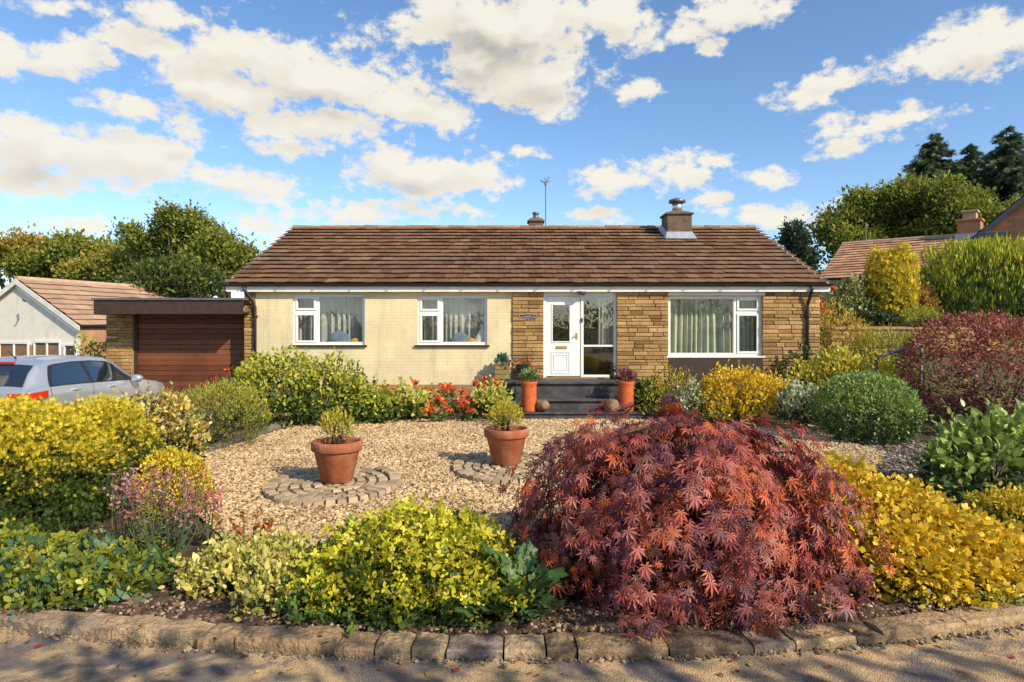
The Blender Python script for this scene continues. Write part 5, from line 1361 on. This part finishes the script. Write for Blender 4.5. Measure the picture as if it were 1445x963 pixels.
shrub('purple_bush', 'large rounded purple bronze bush at the right', 'bush', [gE(1376, 13.4, 98, 443, 1.25, .25), gE(1450, 13.5, 90, 448, 1.2, .25)], 26000, .055, [(.09, .035, .038, 3), (.13, .045, .035, 2), (.065, .028, .036, 2), (.18, .065, .03, 1)], 238, tips=[(.36, .11, .06, 3), (.44, .17, .09, 2), (.26, .07, .065, 3)], tip_bias=-.15, kind='oval', clump=7, cs=.045, depth=.2, lumps=.035, bottom=-.85, p=2.05)

# slope behind
shrub('gold_shrub', 'golden orange shrub standing right at the bungalow corner', 'bush', [gE(1180, 18.2, 36, 428, .7, .1), gE(1205, 18.0, 24, 455, .5, .1)], 3000, .1, MID + OLIVE, 240, tips=[(.6, .42, .05, 3), (.5, .4, .06, 2), (.6, .32, .05, 1)], tip_bias=.0, kind='lance', up=.7, clump=7, cs=.06, depth=.4)
shrub('dark_variegated_shrub', 'cream speckled dark green shrub left of the golden upright yew', 'bush', [gE(1208, 20.6, 34, 392, .7, .1), gE(1190, 20.4, 20, 415, .5, .1)], 2600, .11, DARK + MID, 241, tips=[(.5, .48, .2, 2), (.2, .26, .08, 3)], tip_bias=.0, kind='oval', clump=6, cs=.06, depth=.4)
yw = empty('golden_yew', ((1258 - 722.5) / F * 20.3, 20.3, 2.06), label='upright golden yew with flat ragged top beyond the retaining wall', cat='tree')
rg = np.random.default_rng(242)
el_ = []
for k in range(9):
    a = k * 6.283 / 9; r_ = .36 if k else 0; hh = rg.uniform(2.0, 2.45); el_.append((r_ * math.cos(a), r_ * math.sin(a), hh / 2 + .05, .3, .3, hh / 2))
foliage('crown', el_, 22000, .1, [(.16, .18, .03, 3), (.1, .13, .025, 2), (.28, .25, .035, 2)], rg, yw, tips=[(.72, .56, .035, 3), (.58, .5, .035, 2), (.8, .62, .05, 1)], tip_bias=.3, kind='spray', up=1.5, out=.4, clump=8, cs=.05, depth=.35, p=2.6, wild=.5, bottom=-.8)
mb = MB()
for k in range(5): a = k * 1.26; mb.tube([(.08 * math.cos(a), .08 * math.sin(a), 0), (.2 * math.cos(a), .2 * math.sin(a), 1.6)], [.05, .025], 6)
mb.build('trunk', M['bark'], yw)
hd = empty('clipped_hedge', (15.4, 20.6, 2.06), label='tall clipped yellow green hedge in front of the brick gable house', cat='hedge')
el_ = [(-.4, 0, 1.0, 2.2, 1.0, 1.44), (2.3, .1, 1.0, 2.0, 1.0, 1.47), (5.0, .2, 1.0, 1.9, 1.0, 1.44)]
foliage('foliage', el_, 60000, .17, [(.09, .15, .025, 3), (.06, .11, .022, 3), (.15, .2, .03, 2)], rg, hd, tips=[(.48, .48, .04, 3), (.34, .39, .035, 3), (.6, .54, .05, 1)], tip_bias=-.5, kind='lance', up=1.5, out=.45, clump=10, cs=.06, depth=.3, p=8, lumps=.025, bottom=-.9, wild=.6)
shrub('orange_shrub', 'orange tinted shrub below the small white window of the long house', 'bush', [gE(1297, 20.6, 22, 408, .5, .1)], 1500, .1, OLIVE, 243, tips=[(.56, .3, .06, 3), (.5, .36, .08, 2)], tip_bias=.1, kind='kite', clump=6, cs=.06)
shrub('low_yellow_shrub', 'low yellow green shrub on the terrace between yew and hedge', 'bush', [gE(1300, 19.7, 30, 437, .5, .1), gE(1278, 19.7, 20, 446, .4, .1)], 1800, .09, MID, 244, tips=[(.42, .42, .06, 3), (.3, .33, .05, 2)], tip_bias=.1, kind='lance', up=.7, clump=6, cs=.05)
shrub('dark_ground_cover', 'dark green mound under the golden yew on the terrace', 'plant', [gE(1240, 19.6, 32, 446, .3, .1), gE(1215, 19.6, 22, 449, .3, .1)], 2200, .09, DARK, 245, kind='oval', clump=6, cs=.06)
shrub('feathery_shrub', 'feathery yellow green shrub against the retaining wall', 'bush', [gE(1243, 17.6, 38, 466, .7, .1), gE(1285, 17.4, 28, 472, .6, .1)], 3000, .1, MID + OLIVE, 246, tips=[(.36, .36, .06, 3), (.28, .3, .05, 2)], tip_bias=.0, kind='lance', up=.9, clump=7, cs=.05, depth=.5)
shrub('green_shrub', 'plain green shrub under the handrail beside the purple bush', 'bush', [gE(1262, 15.6, 34, 510, .5, .1)], 1800, .08, MID, 247, tips=[(.3, .33, .06, 3)], tip_bias=-.2, kind='kite', clump=6, cs=.05)
spiky('red_flower_plant', 'orange red flowers peeping past the right corner of the bungalow', 'flowers', 1163, 19.6, 5, 1.85, .25, DARK, 248, .1, dict(REDF, r=.13, s=.1), nl=10)
shrub('garage_side_shrub', 'small yellow green shrub beside the stone pillar of the garage', 'bush', [gE(125, 18.2, 20, 475, .4, .1), gE(143, 17.6, 15, 489, .3, .1)], 900, .1, MID, 249, tips=[(.42, .42, .05, 3), (.3, .34, .04, 2)], tip_bias=.15, kind='oval', clump=5, cs=.07, zmin=-.3)
shrub('hydrangea', 'large leaved green shrub at the right edge above the yellow bank', 'bush', [gE(1395, 8.2, 62, 594, .55, .1), gE(1450, 8.3, 55, 588, .55, .1), gE(1345, 8.1, 32, 630, .35, .1)], 2300, .115, [(.07, .13, .03, 3), (.1, .17, .04, 2), (.05, .1, .035, 2)], 250, tips=[(.32, .42, .08, 3), (.22, .32, .06, 3)], tip_bias=-.2, kind='oval', up=.15, out=.9, clump=5, cs=.06, depth=.4, mat='leaf_gloss')
shrub('small_yellow_shrub', 'small golden shrub under the large leaved plant at the right edge', 'bush', [gE(1432, 7.2, 46, 702, .4, .1)], 1900, .05, OLIVE, 251, tips=GOLD, tip_bias=.0, kind='oval', clump=6, cs=.04, depth=.5)

# front bed
yb_ = [gE(1180, 6.3, 60, 655, .6, .1), gE(1250, 6.1, 90, 690, .75, .15), gE(1340, 5.9, 95, 735, .75, .15), gE(1430, 5.8, 80, 775, .6, .15), gE(1255, 5.5, 70, 738, .5, .12), gE(1330, 5.4, 80, 775, .4, .12)]
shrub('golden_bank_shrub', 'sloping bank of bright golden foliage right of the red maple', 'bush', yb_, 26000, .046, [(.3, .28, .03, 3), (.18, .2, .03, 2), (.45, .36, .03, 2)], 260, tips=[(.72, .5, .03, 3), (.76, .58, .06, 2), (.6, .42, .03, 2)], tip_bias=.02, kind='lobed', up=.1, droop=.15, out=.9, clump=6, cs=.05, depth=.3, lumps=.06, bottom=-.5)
cb = [gE(575, 5.4, 100, 732, .6, .1), gE(655, 5.35, 68, 752, .5, .1), gE(495, 5.25, 70, 775, .5, .1), gE(580, 5.08, 125, 805, .42, .12), gE(460, 5.05, 55, 815, .36, .1), gE(680, 5.0, 60, 815, .34, .1)]
shrub('yellow_green_bush', 'bright yellow green leafy bush at the kerb left of the maple', 'bush', cb, 13000, .05, MID + [(.13, .2, .03, 2)], 261, tips=[(.6, .54, .04, 4), (.48, .47, .035, 3), (.7, .6, .07, 1)], tip_bias=-.8, kind='trefoil', up=.2, out=.7, clump=5, cs=.05, depth=.35, lumps=.1, bottom=-.4)
lb = [gE(60, 5.8, 85, 780, .45, .1), gE(165, 5.6, 66, 788, .4, .1), gE(-30, 5.8, 70, 770, .5, .1), gE(100, 5.35, 125, 808, .38, .12), gE(-10, 5.4, 70, 800, .38, .1)]
shrub('leafy_ground_shrub', 'yellow and blue green broad leaved shrub at the kerb below the golden hedge', 'bush', lb, 6500, .068, MID + [(.06, .13, .06, 2), (.16, .19, .03, 2)], 262, tips=[(.33, .33, .035, 3), (.2, .24, .035, 3), (.08, .16, .07, 2)], tip_bias=-.5, kind='trefoil', up=.2, out=.8, clump=4, cs=.05, depth=.4, lumps=.1, bottom=-.4)
spiky('pink_flowers', 'airy pink flower sprays in front of the small round golden bush', 'flowers', 232, 6.0, 40, .76, .46, [(.09, .14, .06, 3), (.12, .17, .09, 2), (.16, .08, .05, 1)], 263, .07, dict(r=.075, s=.036, k=16, zs=1.7, dz=-.05, pal=[(.42, .17, .17, 3), (.34, .12, .14, 2), (.52, .28, .27, 2), (.4, .12, .08, 1)]), nl=10, kind='lance')
spiky('pink_flowers', 'taller thin pink flower spike at the left of the pink sprays', 'flowers', 168, 5.95, 9, .82, .2, [(.09, .14, .06, 3)], 264, .06, dict(r=.055, s=.036, k=14, zs=2.2, dz=-.06, pal=[(.46, .2, .22, 3), (.56, .3, .32, 2)]), nl=8, kind='lance')
spiky('pink_flowers', 'reddish pink flower sprays leaning over the gravel edge', 'flowers', 292, 6.5, 12, .5, .26, [(.1, .12, .05, 3)], 265, .06, dict(r=.06, s=.036, k=14, zs=1.5, pal=[(.5, .14, .12, 3), (.5, .2, .2, 2)]), nl=8, kind='lance')
spiky('orange_foliage_plant', 'orange brown foliage sprigs on the gravel edge behind the cream shrub', 'plant', 345, 6.2, 12, .34, .3, [(.5, .2, .05, 3), (.4, .13, .04, 2), (.5, .34, .08, 1)], 266, .05, nl=24)
shrub('cream_shrub', 'low cream yellow small leaved shrub left of the bright bush', 'bush', [gE(335, 5.6, 66, 775, .45, .1), gE(400, 5.6, 48, 765, .4, .1), gE(300, 5.5, 42, 800, .35, .1), gE(390, 5.15, 46, 815, .34, .1)], 4800, .055, [(.2, .24, .05, 3), (.12, .17, .04, 2)], 267, tips=[(.66, .58, .2, 3), (.56, .48, .1, 3), (.4, .4, .08, 2)], tip_bias=-.05, kind='oval', up=.3, clump=6, cs=.04, depth=.5, lumps=.15, bottom=-.4)
rosette_rg = np.random.default_rng(268)
def rosette(name, label, px, py, n, l, pal, seed):
    rg = np.random.default_rng(seed); c = G(px, py); t_ = empty(name, c, label=label, cat='plant'); mb = MB(); pp, tt, nn, ss = [], [], [], []
    for k in range(n):
        a = k * 2.4 + rg.normal(0, .2); el = rg.uniform(.25, 1.25); d = Vector((math.cos(a) * math.cos(el), math.sin(a) * math.cos(el), math.sin(el))); L = l * rg.uniform(.6, 1.1)
        e = d * L; e.z -= L * .2; mid = d * L * .55
        mb.tube([(0, 0, .02), mid, e], [.012, .009, .004], 5)
        for q in range(9):
            u = .3 + .7 * q / 8; p = mid.lerp(e, max(u - .55, 0) / .45) if u > .55 else mid * (u / .55); sgn = 1 if q % 2 else -1
            side = Vector((-d.y, d.x, .1)) * sgn; pp.append(p); tt.append(side * .9 + d * .8 if q < 8 else d); nn.append(Vector((-d.x * .3, -d.y * .3, 1))); ss.append(L * (.27 if q < 8 else .34) * rg.uniform(.7, 1.2))
    mb.build('stems', M['stem'], t_); m_ = len(pp)
    leaf_obj('leaves', M['leaf'], np.array([list(p) for p in pp]), norm(np.array([list(p) for p in nn]) + rg.normal(0, .25, (m_, 3))), norm(np.array([list(p) for p in tt])), np.array(ss), 'lobed', pick(pal, m_, rg, .1), t_)
rosette('leafy_plant', 'green lobed leaf plant at the kerb between the bright bush and the red maple', 738, 862, 20, .5, [(.08, .16, .05, 3), (.12, .22, .07, 2), (.17, .27, .1, 1)], 269)
rosette('leafy_plant', 'blue green lobed leaf plant under the pink flowers at the kerb', 185, 832, 9, .26, [(.08, .16, .08, 3), (.06, .12, .06, 2)], 270)

# weeping red maple
mp = empty('red_maple', ((957 - 722.5) / F * 5.66, 5.66, 0), label='wide weeping maple with red and purple leaves at the kerb', cat='tree')
rg = np.random.default_rng(300)
pp, nn, tt, ss, hue = [], [], [], [], []
RX, RY, RZ = 1.31, 1.2, 1.18
def maple_front(y): return 1.0
brs = []
NB = 1150
for k in range(NB):
    # tiers of drooping sprays over a dome
    a = rg.uniform(0, 6.2832); u = rg.random() ** .56            # 0 crown top .. 1 skirt
    rr_ = math.sin(u * math.pi / 2) ** .8; zz_ = RZ * (math.cos(u * math.pi / 2) ** .67) + .02
    sh = 1 - .4 * rg.random() ** 1.5
    bump_ = 1 + .1 * math.sin(a * 5 + u * 6) + .07 * math.sin(a * 11 + 2 + u * 9) + rg.normal(0, .05)
    c = np.array([RX * rr_ * math.cos(a) * sh * bump_, RY * rr_ * math.sin(a) * sh * bump_, zz_ * (.86 + .14 * sh) * bump_ + rg.normal(0, .03)])
    outw = np.array([math.cos(a), math.sin(a) * RX / RY, 0]); outw /= np.linalg.norm(outw)
    dr = outw * (.95 - .55 * u) + np.array([0, 0, -.25 - .75 * u]); dr /= np.linalg.norm(dr)
    nrm_ = outw * (.3 + .6 * u) + np.array([0, 0, .9 - .45 * u]); side = np.cross(dr, nrm_)
    brs.append((c, dr)); h_ = rg.random()
    m_ = rg.integers(7, 12)
    for q in range(m_):
        s_ = q / m_; sg = 1 if q % 2 else -1
        pos = c + dr * (s_ - .4) * .22 + side * sg * .045 * rg.uniform(.3, 1.3) + rg.normal(0, .018, 3)
        if pos[2] < .05: continue
        pp.append(pos); nn.append(nrm_ + rg.normal(0, .4, 3)); tt.append(dr * .9 + side * sg * .6 * rg.uniform(.2, 1.2) + rg.normal(0, .15, 3)); ss.append(rg.uniform(.05, .105) * (1 if rg.random() < .8 else .65)); hue.append(h_)
pp, nn, tt, ss, hue = map(np.array, (pp, nn, tt, ss, hue))
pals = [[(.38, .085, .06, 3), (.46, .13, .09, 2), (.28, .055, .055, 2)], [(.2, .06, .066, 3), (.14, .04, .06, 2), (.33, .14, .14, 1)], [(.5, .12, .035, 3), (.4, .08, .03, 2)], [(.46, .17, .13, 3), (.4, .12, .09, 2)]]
cm = np.zeros((len(pp), 3)); sel_ = np.digitize(hue, [.4, .6, .8])
for k in range(4): cm[sel_ == k] = pick(pals[k], int((sel_ == k).sum()), rg, .18)
leaf_obj('crown', M['leaf'], pp, norm(nn), norm(tt), ss, 'maple', cm, mp)
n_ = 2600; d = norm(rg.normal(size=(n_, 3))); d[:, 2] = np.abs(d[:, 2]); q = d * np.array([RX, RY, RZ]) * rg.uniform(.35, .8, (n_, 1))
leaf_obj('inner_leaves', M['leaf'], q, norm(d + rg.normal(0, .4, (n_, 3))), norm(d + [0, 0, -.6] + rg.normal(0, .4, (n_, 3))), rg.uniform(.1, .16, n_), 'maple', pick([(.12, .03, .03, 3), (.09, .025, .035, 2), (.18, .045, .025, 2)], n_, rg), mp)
mb = MB()
mb.tube([(0, 0, -.05), (.03, 0, .3), (-.04, .02, .62), (.02, 0, .95)], [.09, .075, .065, .04], 9)
for k in range(70):
    c, dr = brs[rg.integers(len(brs))]
    b0 = Vector((0, 0, rg.uniform(.45, .95))); e = Vector(c); m_ = b0.lerp(e, .5) + Vector((0, 0, .16 + .1 * rg.random()))
    mb.tube([b0, m_, e, e + Vector(dr) * .12], [.022, .014, .006, .003], 5)
mb.build('trunk', M['bark'], mp, True)

# ------------------------------------------------------------------ trees beyond the houses
def tree(name, label, px, Y, base, crowns, n, leaf, pal, tips, seed, tr=.3, limbs=10, tip_bias=-.18, clump=16, cs=.3, depth=.5, group=None, lean=0, vis=False, lumps=.16, nl=9):
    rg = np.random.default_rng(seed); X = (px - 722.5) / F * Y
    t_ = empty(name, (X, Y, base), label=label, cat='tree', group=group)
    el_ = []
    for (cx, cy, rx, rz) in crowns:
        c = P(cx, cy, Y); s = Y / F; el_.append((c.x - X, rg.uniform(-.4, .4) * rx * s, c.z - base, rx * s, rx * s * .9, rz * s))
    lob = []
    for e in el_:
        e = np.array(e)
        for k in range(nl):
            d = norm(rg.normal(size=3)); f = rg.uniform(.34, .52)
            lob.append((*(e[:3] + d * e[3:6] * (1.02 - f) * rg.uniform(.75, 1.05)), *(e[3:6] * f * rg.uniform(.85, 1.15, 3))))
    el_ = lob
    foliage('crown', el_, int(n * 3.6), leaf * .52, pal, rg, t_, mat='tree_leaf', tips=tips, tip_bias=tip_bias, kind='kite', up=.25, out=.6, clump=clump, cs=cs, depth=depth, lumps=lumps, zmin=.3, bottom=-.7, svar=.4)
    mb = MB(); top = max(e[2] for e in el_)
    pts = [Vector((0, 0, -.3)), Vector((lean * .3, 0, top * .3)), Vector((lean * .8, 0, top * .6)), Vector((lean, 0, top))]
    mb.tube(pts, [tr, tr * .75, tr * .5, tr * .2], 9)
    for k in range(limbs):
        e = el_[k % len(el_)]; d = norm(rg.normal(size=3)); d[2] = abs(d[2]) * .8
        end = Vector(np.array(e[:3]) + d * np.array(e[3:6]) * rg.uniform(.5, .95)); s0 = pts[1].lerp(pts[2], rg.uniform(-.2, .9)) ; m_ = s0.lerp(end, .55) + Vector((0, 0, -.25))
        mb.tube([s0, m_, end], [tr * .42, tr * .25, tr * .06], 6)
    mb.build('trunk', M['bark'], t_, True)
    return t_
LT = [(.13, .17, .035, 3), (.17, .21, .04, 3), (.08, .115, .035, 2)]
LTT = [(.28, .3, .045, 3), (.36, .32, .045, 2), (.2, .25, .04, 2)]  # golden tones painted on upward tree leaves as sunlit highlights
RUS = [(.46, .31, .05, 3), (.38, .33, .045, 2), (.46, .24, .055, 1)]
BLU = [(.042, .075, .055, 3), (.06, .095, .06, 2), (.075, .11, .045, 1)]
tree('broadleaf_tree', 'russet topped tree at the far left above the white gable', 30, 44, -.5, [(10, 358, 40, 30), (52, 364, 36, 28), (-40, 362, 44, 36)], 5200, .4, LT, RUS, 401, group=None)
tree('broadleaf_tree', 'green tree with yellow lights left of the tall open tree', 118, 43, -.5, [(100, 366, 46, 30), (145, 372, 46, 30), (60, 385, 40, 25)], 5600, .4, LT, LTT, 402)
tree('broadleaf_tree', 'yellowish low tree just behind the pale ridge', 160, 40, -.5, [(165, 385, 34, 26), (120, 392, 40, 22)], 3400, .36, LT, LTT + RUS, 403, tip_bias=-.05)
tree('dark_tree', 'dark blue green tree between the leafy row and the tall open tree', 200, 46, -.5, [(190, 362, 38, 30), (215, 385, 44, 34)], 5000, .4, BLU, [(.06, .09, .04, 2), (.1, .12, .04, 1)], 404)
tree('open_crowned_tree', 'tall open crowned tree with visible limbs left of the bungalow', 252, 38, -.5, [(222, 326, 22, 20), (245, 310, 24, 19), (275, 316, 24, 18), (262, 345, 40, 22), (205, 345, 30, 16), (288, 330, 20, 16), (190, 332, 20, 10)], 4200, .34, LT, [(.29, .31, .045, 3), (.22, .26, .04, 3), (.38, .32, .05, 1)], 405, tr=.24, limbs=22, tip_bias=-.1, clump=14, cs=.24, depth=.75, lumps=.3, nl=6)
tree('broadleaf_tree', 'rounded lower tree touching the left end of the bungalow roof', 322, 36, -.5, [(318, 352, 30, 24), (300, 380, 40, 28), (340, 372, 22, 26)], 4400, .34, LT, LTT, 406, tip_bias=-.05)
tree('broadleaf_tree', 'low dark green tree behind the garage roof', 245, 33, -.5, [(240, 400, 60, 22), (290, 402, 30, 16)], 3000, .32, BLU + LT, [(.12, .15, .03, 1)], 407)
# right
tree('dark_tree', 'small bluish dark tree just right of the bungalow roof end', 1122, 52, 1, [(1120, 345, 22, 26), (1112, 375, 26, 24), (1138, 380, 26, 30)], 4200, .42, BLU, [(.07, .1, .05, 2), (.05, .075, .05, 2)], 411, tip_bias=-.5)
tree('broadleaf_tree', 'big spreading tree right above the orange roof ridge', 1235, 44, 2, [(1185, 318, 32, 26), (1228, 298, 38, 28), (1272, 284, 38, 26), (1195, 352, 40, 32), (1260, 328, 54, 36)], 9500, .42, LT, [(.29, .31, .045, 3), (.22, .26, .04, 3), (.38, .32, .05, 1)], 412, tr=.4, tip_bias=-.12)
tree('broadleaf_tree', 'spreading tree behind the brick chimney of the long house', 1340, 42, 2, [(1318, 284, 36, 24), (1358, 292, 34, 24), (1330, 318, 50, 30), (1378, 312, 24, 22)], 7200, .4, LT, [(.29, .31, .045, 3), (.22, .26, .04, 3), (.38, .32, .05, 1)], 413, tr=.35, tip_bias=-.08)
tree('broadleaf_tree', 'green tree filling the gap between brick chimney and the tallest conifer', 1412, 40, 2, [(1402, 318, 34, 22), (1442, 312, 36, 24), (1400, 340, 44, 24)], 5200, .4, LT, LTT, 414, tr=.3, tip_bias=-.15)
def conifer(name, label, px, Y, base, top, half, seed, pal, n=44):
    rg = np.random.default_rng(seed); X = (px - 722.5) / F * Y; h = HC - (top - 460) / F * Y - base; w = half / F * Y
    t_ = empty(name, (X, Y, base), label=label, cat='tree'); mb = MB(); mb.tube([(0, 0, 0), (0, 0, h * .6), (0, 0, h)], [.28, .14, .015], 8); pp, tt, nn = [], [], []
    for k in range(n * 7):
        u = rg.random() ** .75; z = h * (1 - u * .9); L = (w * u * rg.uniform(.6, 1.15) + .15) * (1 + .12 * math.sin(u * 40)); a = rg.uniform(0, 6.283)
        d = np.array([math.cos(a), math.sin(a), 0]); e = d * L + [0, 0, z - L * .22]
        mb.tube([(0, 0, z), tuple(e)], [.04, .01], 4)
        for q in range(int(10 + L * 13)):
            s = rg.uniform(.1, 1.05); p = np.array([0, 0, z]) * (1 - s) + e * s; pp.append(p + rg.normal(0, .07, 3)); tt.append(d * .9 + np.array([-d[1], d[0], 0]) * rg.normal(0, .7) + [0, 0, rg.uniform(-.7, .2)]); nn.append(rg.normal(0, .6, 3) + [0, 0, .5] + d * .5)
    mb.build('trunk', M['bark'], t_, True); m_ = len(pp)
    leaf_obj('crown', M['leaf'], np.array(pp), norm(np.array(nn)), norm(np.array(tt)), rg.uniform(.26, .46, m_), 'spray', pick(pal, m_, rg), t_)
CON = [(.06, .1, .055, 3), (.09, .135, .06, 3), (.15, .18, .06, 2)]
conifer('conifer', 'dark pointed conifer rising behind the spreading trees', 1318, 50, 2, 188, 190, 421, CON, 80)
conifer('conifer', 'tallest dark conifer at the right edge above the brick gable', 1420, 47, 2, 180, 215, 422, CON, 90)
conifer('conifer', 'shorter dark conifer between the two pointed ones', 1368, 52, 2, 206, 180, 423, CON, 70)

# the far side of the street: a hedge that the windows mirror, and a tree whose leaves dapple the road
oh = empty('street_hedge', (0, -24, -.1), label='tall mixed hedge along the far side of the street, mirrored in the windows', cat='hedge')
foliage('foliage', [(x, 0, 1.0, 5, 1.4, 2.2 + .05 * max(x + 8, 0)) for x in (-24, -16, -8, 0, 8, 16, 24)], 26000, .2, LT, np.random.default_rng(501), oh, tips=LTT, tip_bias=-.3, kind='oval', clump=12, cs=.2, depth=.3, zmin=0)
tree2 = empty('street_tree', (7.4, -2.6, -.1), label='slender street tree whose leaves dapple the road', cat='tree')
rg = np.random.default_rng(502)
el_ = [(-4.6, 1.7, 5.0, 1.4, .8, .6), (-2.2, 1.6, 5.2, 1.5, .8, .6), (0, 1.5, 5.0, 1.4, .8, .6), (-6.6, 1.9, 5.0, 1.2, .7, .5), (1.6, 1.3, 5.2, 1.3, .8, .6)]
foliage('crown', el_, 620, .2, LT, rg, tree2, kind='oval', clump=11, cs=.2, depth=.9, zmin=0)
mb = MB(); mb.tube([(0, 0, 0), (.05, 0, 2), (-.1, .2, 4)], [.14, .11, .08], 9)
for e in el_: mb.tube([(-.1, .2, 3.6), (e[0] * .5, e[1] * .6, 4.5), e[:3]], [.06, .04, .015], 6)
mb.build('trunk', M['bark'], tree2, True)
